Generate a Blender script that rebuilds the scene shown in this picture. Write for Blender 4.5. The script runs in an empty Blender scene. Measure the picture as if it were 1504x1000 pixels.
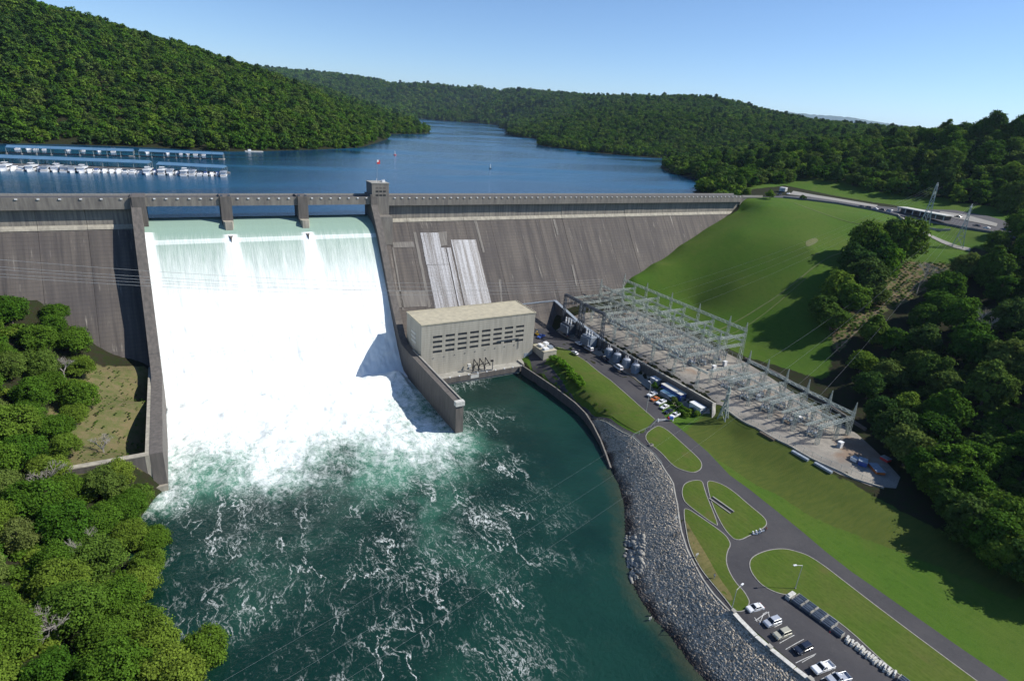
import bpy, bmesh, math, random
import numpy as np
from mathutils import Vector, Matrix, geometry
random.seed(7); RNG = np.random.default_rng(7)
C = bpy.context.scene.collection
SC = bpy.context.scene
rad = math.radians
# ------------------------------------------------------------------ camera
CAM = np.array([14.14, -308.48, 45.77]); YAW, PITCH, ROLL, FPX = 0.53482, 0.36916, 0.07357, 854.55
def axes():
    f = np.array([math.sin(YAW)*math.cos(PITCH), math.cos(YAW)*math.cos(PITCH), -math.sin(PITCH)])
    r = np.array([math.cos(YAW), -math.sin(YAW), 0.]); u = np.cross(r, f)
    c, s = math.cos(ROLL), math.sin(ROLL)
    return c*r+s*u, -s*r+c*u, f
AR, AU, AF = axes()
cd = bpy.data.cameras.new('camera'); cam = bpy.data.objects.new('camera', cd); C.objects.link(cam)
cam.matrix_world = Matrix(((AR[0], AU[0], -AF[0], CAM[0]), (AR[1], AU[1], -AF[1], CAM[1]), (AR[2], AU[2], -AF[2], CAM[2]), (0, 0, 0, 1)))
cd.sensor_fit = 'HORIZONTAL'; cd.sensor_width = 36; cd.lens = 36*FPX/1504; cd.clip_start = 1; cd.clip_end = 90000
SC.camera = cam
# ------------------------------------------------------------------ sky and sun
SUN_AZ, SUN_EL = 117, 42
w = bpy.data.worlds.new('World'); SC.world = w; w.use_nodes = True
nt = w.node_tree; sky = nt.nodes.new('ShaderNodeTexSky'); sky.sky_type = 'NISHITA'; sky.sun_disc = False
sky.sun_elevation = rad(SUN_EL); sky.sun_rotation = rad(SUN_AZ); sky.altitude = 300; sky.air_density = 0.8; sky.dust_density = 0.0; sky.ozone_density = 6.0
nt.links.new(sky.outputs[0], nt.nodes['Background'].inputs[0]); nt.nodes['Background'].inputs[1].default_value = 0.12
sl = bpy.data.lights.new('sun', 'SUN'); sl.energy = 5.0; sl.angle = rad(0.53); sl.color = (1, .95, .86)
so = bpy.data.objects.new('sun', sl); C.objects.link(so)
sd = Vector((math.sin(rad(SUN_AZ))*math.cos(rad(SUN_EL)), math.cos(rad(SUN_AZ))*math.cos(rad(SUN_EL)), math.sin(rad(SUN_EL))))
so.rotation_euler = sd.to_track_quat('Z', 'Y').to_euler(); so.location = (200, -200, 300)
SC.view_settings.view_transform = 'Standard'; SC.view_settings.look = 'None'; SC.view_settings.exposure = 0.3; SC.view_settings.gamma = 1
# ------------------------------------------------------------------ survey helpers (sight line -> ground point)
def ray(px, py):
    return AF*FPX + AR*(px-752) - AU*(py-500)
def P(px, py, z):
    d = ray(px, py); t = (z-CAM[2])/d[2]; return (CAM[0]+d[0]*t, CAM[1]+d[1]*t, z)
def Pd(px, py, D):
    d = ray(px, py); t = D/math.hypot(d[0], d[1]); return tuple(CAM+d*t)
def Pface(px, py, off=0.0):          # point on the dam's sloping face
    d = ray(px, py); m = .72
    t = (2-off+m*(CAM[2]+12)-CAM[1])/(d[1]-m*d[2]); return tuple(CAM+d*t)
def proj(x, y, z):
    d = np.array([x-CAM[0], y-CAM[1], z-CAM[2]]); k = d@AF
    return (752+FPX*(d@AR)/k, 500-FPX*(d@AU)/k, k)
# ------------------------------------------------------------------ object helpers
def tag(o, label=None, cat=None, group=None, kind=None):
    if label: o['label'] = label
    if cat: o['category'] = cat
    if group: o['group'] = group
    if kind: o['kind'] = kind
    return o
def thing(name, label, cat, loc=(0, 0, 0), rz=0, group=None):
    o = bpy.data.objects.new(name, None); o.empty_display_size = .5; C.objects.link(o)
    o.location = loc; o.rotation_euler = (0, 0, rz); return tag(o, label, cat, group)
class MB:
    def __init__(s): s.v = []; s.f = []; s.m = []
    def add(s, vs, fs, m=0):
        n = len(s.v); s.v += [tuple(v) for v in vs]; s.f += [tuple(i+n for i in f) for f in fs]; s.m += [m]*len(fs); return s
    def box(s, x0, x1, y0, y1, z0, z1, m=0):
        return s.add([(x0,y0,z0),(x1,y0,z0),(x1,y1,z0),(x0,y1,z0),(x0,y0,z1),(x1,y0,z1),(x1,y1,z1),(x0,y1,z1)],
                     [(0,3,2,1),(4,5,6,7),(0,1,5,4),(1,2,6,5),(2,3,7,6),(3,0,4,7)], m)
    def bar(s, a, b, w=.1, m=0, w2=None):
        a = Vector(a); b = Vector(b); d = b-a
        if d.length < 1e-5: return s
        d.normalize(); k = Vector((0, 0, 1)) if abs(d.z) < .9 else Vector((1, 0, 0))
        u = d.cross(k).normalized()*(w/2); v = d.cross(u).normalized()*(w/2); q = 1 if w2 is None else w2/w
        return s.add([a-u-v, a+u-v, a+u+v, a-u+v, b+(-u-v)*q, b+(u-v)*q, b+(u+v)*q, b+(-u+v)*q],
                     [(0,1,5,4),(1,2,6,5),(2,3,7,6),(3,0,4,7),(0,3,2,1),(4,5,6,7)], m)
    def cyl(s, a, b, r, n=10, r2=None, m=0):
        a = Vector(a); b = Vector(b); d = (b-a).normalized(); k = Vector((0, 0, 1)) if abs(d.z) < .9 else Vector((1, 0, 0))
        u = d.cross(k).normalized(); v = d.cross(u); r2 = r if r2 is None else r2
        A = [a+(u*math.cos(t)+v*math.sin(t))*r for t in [2*math.pi*i/n for i in range(n)]]
        B_ = [b+(u*math.cos(t)+v*math.sin(t))*r2 for t in [2*math.pi*i/n for i in range(n)]]
        return s.add(A+B_, [(i, i+n, (i+1) % n+n, (i+1) % n) for i in range(n)]+[tuple(range(n)), tuple(range(2*n-1, n-1, -1))], m)
    def prism(s, prof, x0, x1, m=0):     # profile in (y,z), extruded along x
        n = len(prof)
        return s.add([(x0, y, z) for y, z in prof]+[(x1, y, z) for y, z in prof],
                     [(i, (i+1) % n, (i+1) % n+n, i+n) for i in range(n)]+[tuple(range(n-1, -1, -1)), tuple(range(n, 2*n))], m)
    def slab(s, pts, z0, z1, m=0):       # outline in (x,y), extruded in z
        n = len(pts)
        return s.add([(x, y, z0) for x, y in pts]+[(x, y, z1) for x, y in pts],
                     [(i, (i+1) % n, (i+1) % n+n, i+n) for i in range(n)]+[tuple(range(n-1, -1, -1)), tuple(range(n, 2*n))], m)
    def mesh(s, name):
        me = bpy.data.meshes.new(name); me.from_pydata(s.v, [], s.f)
        me.polygons.foreach_set('material_index', s.m); me.update()
        bm = bmesh.new(); bm.from_mesh(me); bmesh.ops.recalc_face_normals(bm, faces=bm.faces); bm.to_mesh(me); bm.free(); return me
    def build(s, name, mat, parent=None, loc=None, label=None, kind=None, smooth=False, bevel=0):
        me = s.mesh(name)
        for m in (mat if isinstance(mat, (list, tuple)) else [mat]): me.materials.append(m)
        return link(name, me, parent, loc, label, kind, smooth, bevel)
def link(name, me, parent=None, loc=None, label=None, kind=None, smooth=False, bevel=0):
    o = bpy.data.objects.new(name, me); C.objects.link(o)
    if parent: o.parent = parent
    if loc is not None: o.location = loc
    if smooth: me.shade_smooth()
    if bevel:
        b = o.modifiers.new('bevel', 'BEVEL'); b.width = bevel; b.segments = 2; b.limit_method = 'ANGLE'
    return tag(o, label, None, None, kind)
CH = {}
def copy_tree(o, parent=None, kids=None):
    c = o.copy(); C.objects.link(c)
    if parent: c.parent = parent
    for ch in (KIDS(o)): copy_tree(ch, c)
    return c
_kc = {}
def KIDS(o):
    if o.name not in _kc: _kc[o.name] = [k for k in o.children]
    return _kc[o.name]
def place(proto, state, loc, rz=0, scale=None, label=None, group=None):
    """first use moves the prototype, later uses copy it"""
    if not state.get(proto.name): state[proto.name] = True; o = proto; KIDS(proto); [KIDS(k) for k in KIDS(proto)]
    else: o = copy_tree(proto)
    o.location = loc; o.rotation_euler = (0, 0, rz)
    if scale: o.scale = scale if isinstance(scale, tuple) else (scale,)*3
    if label: o['label'] = label
    if group: o['group'] = group
    return o
STATE = {}
# ------------------------------------------------------------------ materials
def base_mat(name):
    m = bpy.data.materials.new(name); m.use_nodes = True; return m, m.node_tree, m.node_tree.nodes['Principled BSDF']
def N(t, typ, **k):
    n = t.nodes.new(typ)
    for a, v in k.items():
        if a.startswith('i_'): n.inputs[int(a[2:])].default_value = v
        else: setattr(n, a, v)
    return n
def L(t, a, b): t.links.new(a, b)
def posn(t, scale=(1, 1, 1), obj=False):
    g = N(t, 'ShaderNodeTexCoord') if obj else N(t, 'ShaderNodeNewGeometry')
    mp = N(t, 'ShaderNodeMapping'); mp.inputs['Scale'].default_value = scale
    L(t, g.outputs['Object' if obj else 'Position'], mp.inputs[0]); return mp.outputs[0]
def noise(t, vec, scale, detail=5, rough=.55, dist=0):
    n = N(t, 'ShaderNodeTexNoise'); n.inputs['Scale'].default_value = scale; n.inputs['Detail'].default_value = detail
    n.inputs['Roughness'].default_value = rough; n.inputs['Distortion'].default_value = dist; L(t, vec, n.inputs['Vector']); return n.outputs[0]
def mr(t, v, a, b, c=0., d=1., smooth=False):
    n = N(t, 'ShaderNodeMapRange'); n.interpolation_type = 'SMOOTHSTEP' if smooth else 'LINEAR'
    L(t, v, n.inputs[0]); n.inputs[1].default_value = a; n.inputs[2].default_value = b; n.inputs[3].default_value = c; n.inputs[4].default_value = d
    return n.outputs[0]
def mixc(t, f, a, b, mode='MIX'):
    n = N(t, 'ShaderNodeMix', data_type='RGBA', blend_type=mode)
    if isinstance(f, (int, float)): n.inputs[0].default_value = f
    else: L(t, f, n.inputs[0])
    for i, c in ((6, a), (7, b)):
        if isinstance(c, tuple): n.inputs[i].default_value = (*c[:3], 1)
        else: L(t, c, n.inputs[i])
    return n.outputs[2]
def mth(t, op, a, b=0.):
    n = N(t, 'ShaderNodeMath', operation=op)
    for i, c in ((0, a), (1, b)):
        if isinstance(c, (int, float)): n.inputs[i].default_value = c
        else: L(t, c, n.inputs[i])
    return n.outputs[0]
def bump(t, h, strength=.3, dist=.1, b=None):
    n = N(t, 'ShaderNodeBump'); n.inputs['Strength'].default_value = strength; n.inputs['Distance'].default_value = dist
    L(t, h, n.inputs['Height']); L(t, n.outputs[0], b.inputs['Normal'])
def pm(name, c1, c2=None, scale=1., rough=.8, metal=0., bmp=0., detail=5, vec=(1, 1, 1), lo=.35, hi=.65, obj=False):
    m, t, b = base_mat(name); b.inputs['Roughness'].default_value = rough; b.inputs['Metallic'].default_value = metal
    c2 = c2 or tuple(x*.78 for x in c1)
    v = posn(t, vec, obj); n = noise(t, v, scale, detail); L(t, mixc(t, mr(t, n, lo, hi), c1, c2), b.inputs['Base Color'])
    if bmp: bump(t, n, bmp, .1, b)
    return m
M = {}
def asphalt_mat():
    m, t, b = base_mat('asphalt'); b.inputs['Roughness'].default_value = .85; v = posn(t)
    c = mixc(t, mr(t, noise(t, v, .06, 6, .65), .38, .62), (.034, .033, .039), (.050, .048, .052)); c = mixc(t, mr(t, noise(t, v, .9, 5, .7), .55, .7, 0, .5), c, (.070, .068, .066))
    cr_ = mth(t, 'ABSOLUTE', mth(t, 'SUBTRACT', noise(t, v, .16, 8, .7), .5)); c = mixc(t, mr(t, cr_, 0, .006, .7, 0), c, (.016, .016, .018)); L(t, c, b.inputs['Base Color']); return m
M['asphalt'] = asphalt_mat()
M['asphalt_light'] = pm('worn_asphalt', (.075, .073, .08), (.055, .054, .06), .5, .85)
M['kerb'] = pm('kerb_concrete', (.30, .29, .26), (.22, .21, .19), 1.5, .8)
M['paint'] = pm('road_paint', (.62, .62, .6), (.35, .35, .34), 2., .6)
M['steel'] = pm('galvanised_steel', (.42, .47, .44), (.30, .34, .32), 1.2, .5, .25)
M['dark_steel'] = pm('dark_steel', (.10, .12, .15), (.07, .08, .10), 1.2, .5, .3)
M['black'] = pm('black_rubber', (.015, .015, .017), None, 2, .7)
M['glass'] = pm('dark_glass', (.02, .025, .03), None, 2, .12)
M['white'] = pm('white_paint', (.78, .79, .80), (.68, .69, .70), 1., .35)
M['silver'] = pm('silver_paint', (.50, .53, .58), (.45, .48, .53), 1., .3, .3)
M['beige'] = pm('beige_paint', (.42, .41, .33), (.38, .37, .30), 1., .35, .1)
M['navy'] = pm('dark_blue_paint', (.02, .028, .05), None, 1., .2)
M['orange'] = pm('orange_paint', (.55, .16, .04), None, 1., .4)
M['blue'] = pm('blue_paint', (.04, .10, .38), None, 1., .4)
M['red'] = pm('red_paint', (.6, .04, .04), None, 1., .4)
M['yellow'] = pm('yellow_paint', (.75, .45, .02), None, 1., .4)
M['grey'] = pm('grey_metal', (.33, .38, .44), (.24, .28, .33), .8, .5, .2)
M['porcelain'] = pm('porcelain', (.50, .50, .52), (.30, .26, .25), 1.2, .3)
M['brown_porcelain'] = pm('brown_porcelain', (.16, .07, .045), None, 1.2, .3)
M['concrete'] = pm('light_concrete', (.36, .35, .31), (.25, .24, .215), .5, .85, bmp=.1)
M['block'] = pm('pale_block', (.60, .60, .56), (.42, .41, .38), 1.5, .8)
M['log'] = pm('stoplog_metal', (.16, .18, .20), (.11, .12, .14), .8, .6, .3)
M['skin'] = pm('skin', (.45, .28, .2), None, 3, .6)
M['wood'] = pm('bark', (.13, .105, .08), (.08, .065, .05), 3., .9)
M['dead'] = pm('bare_wood', (.36, .33, .30), (.24, .22, .20), 3., .9)
M['roofblue'] = pm('blue_metal_roof', (.095, .20, .32), (.075, .165, .27), .2, .45, 0.)
M['decking'] = pm('dock_decking', (.35, .33, .30), (.25, .23, .21), .5, .8)
# ------------------------------------------------------------------ terrain heights (radial basis interpolation of surveyed points)
class RBF:
    def __init__(s, pts, lin=True, clampd=None):
        A = np.array(pts, float); s.p = A[:, :2]/100; z = A[:, 2]; n = len(A)
        D = np.linalg.norm(s.p[:, None]-s.p[None], axis=2); K = -D + np.eye(n)*0.0
        Q = np.hstack([np.ones((n, 1)), s.p]) if lin else np.ones((n, 1))
        k = Q.shape[1]; G = np.zeros((n+k, n+k)); G[:n, :n] = K; G[:n, n:] = Q; G[n:, :n] = Q.T
        w_ = np.linalg.solve(G+1e-9*np.eye(n+k), np.concatenate([z, np.zeros(k)])); s.w = w_[:n]; s.c = w_[n:]
    def __call__(s, x, y):
        x = np.atleast_1d(np.asarray(x, float)); sh = x.shape; X = np.stack([x.ravel(), np.asarray(y, float).ravel()], 1)/100
        out = np.zeros(len(X))
        for i in range(0, len(X), 20000):
            q = X[i:i+20000]; D = np.sqrt(((q[:, None]-s.p[None])**2).sum(2))
            out[i:i+20000] = -D@s.w + s.c[0] + (q@s.c[1:] if len(s.c) > 1 else 0)
        return out.reshape(sh)
tp = []
def cp(px, py, z): x, y, _ = P(px, py, z); tp.append((x, y, z))
def cw(x, y, z): tp.append((x, y, z))
def cdist(px, py, D, dz=0): a = Pd(px, py, D); tp.append((a[0], a[1], a[2]+dz))
# hill lawn
for a in [(1120,302,-4),(1200,303,-3),(1300,325,-4),(1450,345,-6),(1386,345,-10),(1350,355,-13),(1425,368,-14),(1190,365,-19),(1080,420,-43),
          (1000,390,-40),(1230,480,-47),(1300,410,-30),(1100,500,-61),(1200,540,-60),(1020,450,-58),(1450,450,-32),(1504,520,-38),(1504,650,-50),(1400,560,-50),(1090,345,-19),(1240,330,-8)]: cp(*a)
for a in [(389,-3,-11),(353,-9,-21),(321,-16,-31),(291,-23,-41),(270,-28,-48),(262,-40,-58),(228,-40,-60),(205,-40,-64)]: cw(*a)
# crest road and the overlook
for a in [(1118,292,-1.5),(1150,290,-1.5),(1200,294,-1.5),(1250,298,-2),(1320,308,-2.5),(1395,322,-3),(1450,335,-4),(1500,345,-5)]: cp(*a)
for x in (395, 420, 445): cw(x, 4, -1.2)
# switchyard bench
for x in (208, 232, 256): 
    for y in (-62, -95, -130, -160, -195): cw(x+(.4 if x == 208 else 0), y, -65)
for y in range(-46, -158, -8): cw(208.4, y, -65); cw(205.6, y, -70)
for a in [(212,-215,-65),(235,-222,-65),(232,-45,-64),(208,-225,-66.5)]: cw(*a)
for a in [(264,-130,-64),(264,-170,-64.5),(262,-205,-64),(262,-92,-62.5)]: cw(*a)
# yard below and roads
for x in (178, 192, 201):
    for y in (-40, -65, -90, -115, -140): cw(x, y, -70)
for a in [(203.5,-155,-70),(190,-165,-70),(200,-175,-69.5),(208,-165,-65.3),(206.5,-180,-65.6),(207,-205,-65.8),(196,-200,-69),(196,-225,-69),(205,-240,-67.5),(190,-190,-70),(180,-175,-70),(170,-170,-70.2),(182,-160,-70)]: cw(*a)
for a in [(165,-190,-70),(160,-200,-70),(150,-210,-70),(140,-225,-70),(130,-240,-70),(127,-262,-70),(145,-243,-70),(147,-268,-70),(165,-230,-70),(180,-210,-70),(170,-260,-70),(185,-240,-70),(178,-285,-70),(190,-262,-69),(160,-290,-70),(130,-290,-70),(200,-285,-68),(185,-310,-69),(150,-330,-70),(120,-330,-70)]: cw(*a)
for a in [(167,-78,-74),(164,-100,-73.6),(164,-125,-72.5),(163.5,-142,-71),(164,-160,-70.2),(159,-172,-70.1),(171,-80,-73.2),(169,-105,-72.6),(172,-84,-70.6),(172,-110,-70.2),(172,-140,-70),(176,-60,-70),(180,-48,-70),(165,-60,-74),(165,-35,-60)]: cw(*a)
# riprap bank: shoreline and crown
SHORE = [(143.5,-164),(148,-168),(150.5,-175)]
def wl(px, py): return P(px, py, -78.5)[:2]
shore_px = [(900,694),(909,710),(916,736),(920,780),(923,824),(931,859),(951,894),(978,925),(1000,952),(1026,987),(1042,1004),(1075,1060)]
for a in shore_px: x, y = wl(*a); cw(x, y, -78.7); cw(x-4, y-.5, -80.5); cw(x-12, y-2, -83)
RIPTOP_PX = [(783,543),(800,553),(830,576),(860,596.5),(887,613.7),(928,642.6),(953.7,662),(971.7,682),(983.4,700),(989,710),(995,740),(1001,780),(1010,808),(1020,828),(1032,850),(1048,872),(1073,898),(1111,930),(1152,965),(1193.6,1000),(1262,1060)]
rz_ = [-74,-74,-73.6,-72.4,-71.6,-70.8]+[-70.2]*15
RIPTOP = [P(a[0], a[1], z) for a, z in zip(RIPTOP_PX, rz_)]
for a in RIPTOP[5:]: cw(a[0]-.6, a[1]+.2, -70.6)
for a in [(767,537,-74),(790,553,-74),(815,569,-74.3),(830,580,-74.4),(845,592,-74.6),(860,607,-75),(871,624,-75.6),(882,646,-76.4),(889,664,-77),(897,687,-77.8)]: x, y, _ = P(*a); cw(x-1.6, y-.8, -83); cw(x-4, y-2, -84); cw(x+1.4, y+.6, a[2]-.3)

for x, y in [(150,-110),(150,-80),(145,-135),(138,-155),(120,-80),(150,-100),(120,-150),(60,-100),(20,-100),(60,-200),(100,-200),(100,-260),(40,-280),(60,-340),(20,-150),(100,-300),(8,-118),(60,-60),(20,-50),(100,-60),(60,-380),(120,-40),(150,-40),(1.5,-45),(1.5,-60),(1.5,-75),(1.5,-90),(1.5,-105),(1.5,-116),(6,-125),(0,-128),(0,-145),(-1,-165),(10,-185),(19,-207),(22,-220),(6,-170)]: cw(x, y, -84)
# left bank
for a in [(-5,-40,-64),(-20,-40,-62),(-5,-70,-65.2),(-22,-70,-64),(-5,-110,-65.4),(-25,-108,-65.4),(-30,-75,-62),(-8,-115,-70),(-4,-119,-78.6),(-12,-119,-73),(-35,-112,-66),(-6,-116,-76),
          (-6,-135,-79),(-7,-160,-79),(3,-185,-79),(11,-205,-79),(13,-216,-79),(10,-250,-79),(4,-300,-79),(-18,-135,-73),(-20,-160,-72),(-9,-190,-73),(-2,-212,-73),(0,-235,-73),(-10,-270,-74),
          (-40,-18,-38),(-55,-18,-34),(-50,-50,-46),(-55,-90,-52),(-50,-130,-58),(-45,-170,-60),(-45,-230,-60),(-70,-60,-38),(-85,-110,-36),(-85,-180,-38),(-90,-260,-38),(-130,-60,-10),(-140,-140,-8),(-140,-240,-8),(-90,-10,-15),(-130,-5,5),(-160,20,15),(-170,-340,10),(-60,-340,-60),(-10,-340,-76)]: cw(*a)
# bottom of the reservoir behind the dam
for x in range(-100, 391, 35): cw(x, 14, -62 if x < 280 else -62+(x-280)*.45); cw(x, 60, -40)
# right wooded hillside
for a in [(300,-230,-45),(340,-250,-35),(380,-200,-20),(420,-160,-15),(300,-290,-40),(360,-320,-20),(430,-260,0),(500,-200,5),(520,-300,15),(250,-260,-60),(230,-300,-62),(260,-340,-55),(500,-150,-5),(560,-130,-3),(600,-220,15),(285,-200,-58),(250,-235,-62)]: cw(*a)
# reservoir shores
for px, py in [(1017,283),(1022,262),(1035,240),(1000,234),(950,231),(900,227),(850,222),(785,213),(790,205),(786,196),(760,188),(735,184),(700,178),(650,171),(622,175),(612,181),(610,189),(590,192),(566,197),(563,206),(540,213),(480,219),(420,221),(340,223),(200,216),(100,212),(10,211),(-60,210)]:
    x, y, _ = P(px, py, -9.5); cw(x, y, -9.2)
    px2, py2 = px, py
for px, py in [(940,262),(800,240),(700,230),(620,212),(600,203),(636,192),(632,182),(690,190),(740,205),(500,250),(300,250),(100,240),(0,260),(900,275),(760,265),(650,182)]: x, y, _ = P(px, py, -9.5); cw(x, y, -32)
# far terrain: ridges by bearing and distance
for a in [(0,14,1000),(60,22,1010),(150,50,1030),(250,74,1080),(330,96,1130),(400,116,1180),(480,150,1180),(530,180,1120),(-200,-30,1000),(100,120,850),(250,150,840),(0,120,830),(400,170,860),(-150,120,820),(480,190,900),
          (585,178,1500),(555,168,1750),(600,181,1580),(520,160,1900),(480,135,2600),(100,60,2500),(300,90,2600),
          (430,108,5600),(500,114,5700),(560,122,5500),(640,128,5000),(700,132,4600),(740,134,4000),(560,150,4300),(640,152,4300),(700,158,3700),(420,120,7500),(640,146,8200),
          (800,145,3300),(860,147,2800),(930,148,2500),(1000,146,2300),(1060,151,2200),(1100,168,2150),(1200,188,2200),(1300,206,2300),(860,170,1900),(860,190,1550),(1000,175,1500),(1000,205,1320),(1100,200,1350),(1000,165,3600),(1200,200,4200),
          (820,205,1400),(1250,208,3200),
          (1060,240,800),(1150,232,760),(1250,225,760),(1350,213,760),(1400,206,800),(1500,206,760),(1600,215,760),(1150,215,1100),(1300,207,1100),(1450,203,1300),(1650,240,650),(1400,215,2500),(1700,225,1300)]:
    cdist(*a)
for a in [(1060,267,-5),(1100,271,-1),(1150,275,0),(1200,278,1),(1250,283,1),(1300,291,1),(1350,300,1),(1400,309,1),(1450,315,1),(1500,323,1)]: cp(*a)
H_ = RBF(tp)
def H(x, y): return H_(x, y)
def h1(x, y): return float(H_(np.array([x]), np.array([y]))[0])
def inpoly(x, y, poly):
    x = np.asarray(x); y = np.asarray(y); r = np.zeros(x.shape, bool); n = len(poly)
    for i in range(n):
        x0, y0 = poly[i][:2]; x1, y1 = poly[(i+1) % n][:2]
        c = ((y0 > y) != (y1 > y)); r ^= c & (x < (x1-x0)*(y-y0)/((y1-y0) or 1e-9)+x0)
    return r
def gridmesh(name, X, Y, Z, mat, keep=None, attrs=None, kind='structure'):
    ny, nx = X.shape; V = np.stack([X, Y, Z], -1).reshape(-1, 3); I = np.arange(nx*ny).reshape(ny, nx)
    F = np.stack([I[:-1, :-1], I[:-1, 1:], I[1:, 1:], I[1:, :-1]], -1).reshape(-1, 4)
    if keep is not None: F = F[keep.reshape(-1)]
    me = bpy.data.meshes.new(name); me.vertices.add(len(V)); me.vertices.foreach_set('co', V.ravel()); me.loops.add(F.size); me.loops.foreach_set('vertex_index', F.ravel())
    me.polygons.add(len(F)); me.polygons.foreach_set('loop_start', np.arange(0, F.size, 4)); me.polygons.foreach_set('loop_total', np.full(len(F), 4)); me.update(calc_edges=True)
    for k, a in (attrs or {}).items():
        at = me.attributes.new(k, 'FLOAT', 'POINT'); at.data.foreach_set('value', a.ravel().astype(np.float32))
    me.materials.append(mat); me.shade_smooth(); return link(name, me, kind=kind)
def attr(t, name): a = N(t, 'ShaderNodeAttribute'); a.attribute_name = name; return a.outputs['Fac']
# ground material: forest floor, mown lawn and cut earth meet along ragged edges
def ground_mat():
    m, t, b = base_mat('ground'); b.inputs['Roughness'].default_value = .95; b.inputs['Specular IOR Level'].default_value = .1
    v = posn(t); n1 = noise(t, v, .03, 6); n2 = noise(t, v, .5, 4); n3 = noise(t, v, 3, 3)
    lawn = mixc(t, mr(t, n1, .4, .62), (.062, .130, .014), (.082, .130, .020))
    lawn = mixc(t, mr(t, n2, .52, .78), lawn, (.048, .100, .011))
    lawn = mixc(t, mr(t, n3, .3, .7, 0, .45), lawn, (.038, .082, .010))
    slope = mixc(t, mr(t, noise(t, posn(t, (.25, 1, .25)), .8, 5), .35, .65), (.080, .102, .020), (.060, .088, .017))
    cut = mixc(t, mr(t, n2, .42, .6), (.19, .14, .085), (.06, .10, .02))
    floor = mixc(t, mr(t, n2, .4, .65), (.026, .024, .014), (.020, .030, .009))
    dry = mixc(t, mr(t, noise(t, v, .25, 8, .7), .42, .62), (.15, .125, .065), (.085, .105, .032))
    e = mth(t, 'MULTIPLY', mth(t, 'SUBTRACT', n2, .5), .5)
    def mask(nm): return mr(t, mth(t, 'ADD', attr(t, nm), e), .42, .58)
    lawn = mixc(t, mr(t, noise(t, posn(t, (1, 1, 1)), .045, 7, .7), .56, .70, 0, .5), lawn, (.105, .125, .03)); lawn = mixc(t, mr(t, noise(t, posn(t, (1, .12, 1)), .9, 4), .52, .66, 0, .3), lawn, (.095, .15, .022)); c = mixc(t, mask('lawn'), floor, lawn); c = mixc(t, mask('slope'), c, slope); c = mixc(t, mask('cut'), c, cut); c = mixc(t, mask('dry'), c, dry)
    L(t, c, b.inputs['Base Color']); bump(t, n3, .6, .25, b); return m
M['ground'] = ground_mat()
def pp(l, z): return [P(a, b_, z)[:2] for a, b_ in l]
# region outlines in world metres
LAWN_HILL = [(392,4),(415,2)]+pp([(1150,290),(1200,292),(1250,299),(1318,312),(1400,326),(1460,338),(1462,350)],-3)+pp([(1430,372)],-17)+pp([(1400,405)],-26)+pp([(1340,420)],-30)+pp([(1280,455)],-38)+pp([(1225,490)],-47)+pp([(1215,520),(1218,545)],-60)+[(274,-165),(266,-130),(266,-90),(264,-60),(255,-40),(262,-20),(300,-10),(355,0),(392,-1)]
LAWN_LOW = [(176,-45),(164,-60),(164,-165),(150,-172),(150,-200),(124,-238),(115,-300),(110,-345),(215,-345),(215,-300),(214,-262),(207,-243),(211,-232),(207,-225),(207,-165),(207,-150),(200,-140)]
SLOPE_R = pp([(1046,596),(1075,600),(1148,655),(1215,697),(1290,738),(1400,790),(1504,850),(1504,885),(1400,835),(1290,790),(1200,752),(1110,700),(1050,660),(1005,628)],-67.5)
CUT = [(290,-130),(320,-140),(360,-160),(420,-170),(400,-150),(370,-128),(330,-122)]
CUT = pp([(1205,470)],-50)+pp([(1270,420)],-36)+pp([(1330,395)],-26)+pp([(1400,400)],-24)+pp([(1330,440)],-34)+pp([(1270,480)],-46)+pp([(1225,530)],-58)
DRY = [(-2,-38),(-22,-38),(-32,-70),(-34,-112),(-2,-112)]
def region(X, Y, poly, soft=3):
    r = np.zeros(X.shape)
    for dx, dy in ((0,0),(soft,0),(-soft,0),(0,soft),(0,-soft)): r += inpoly(X+dx, Y+dy, poly)
    return r/5
NX0, NX1, NY0, NY1 = -180, 520, -380, 60
gx = np.arange(NX0, NX1+.1, 2.); gy = np.arange(NY0, NY1+.1, 2.); X, Y = np.meshgrid(gx, gy); Z = H(X, Y)
mic = RNG.normal(0, .06, X.shape)
flat = np.maximum(region(X, Y, LAWN_LOW), region(X, Y, LAWN_HILL))
YARDP = [(199,-35),(262,-35),(264,-130),(260,-200),(245,-232),(200,-232),(205,-160),(198,-150)]
Z = Z+mic*(1-np.maximum(flat, region(X, Y, YARDP)))
# tuck the ground under the dam's solid body
face_z = (Y-2)/.72-12; under = (Y > -58) & (Y < 12) & (X < 391) & (Z > face_z-1.0) & (Y <= 2.) & (X > -120)
gridmesh('ground', X, Y, Z, M['ground'], attrs={'lawn': np.maximum(region(X, Y, LAWN_HILL), region(X, Y, LAWN_LOW)), 'slope': region(X, Y, SLOPE_R), 'cut': region(X, Y, CUT), 'dry': region(X, Y, DRY)})
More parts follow.
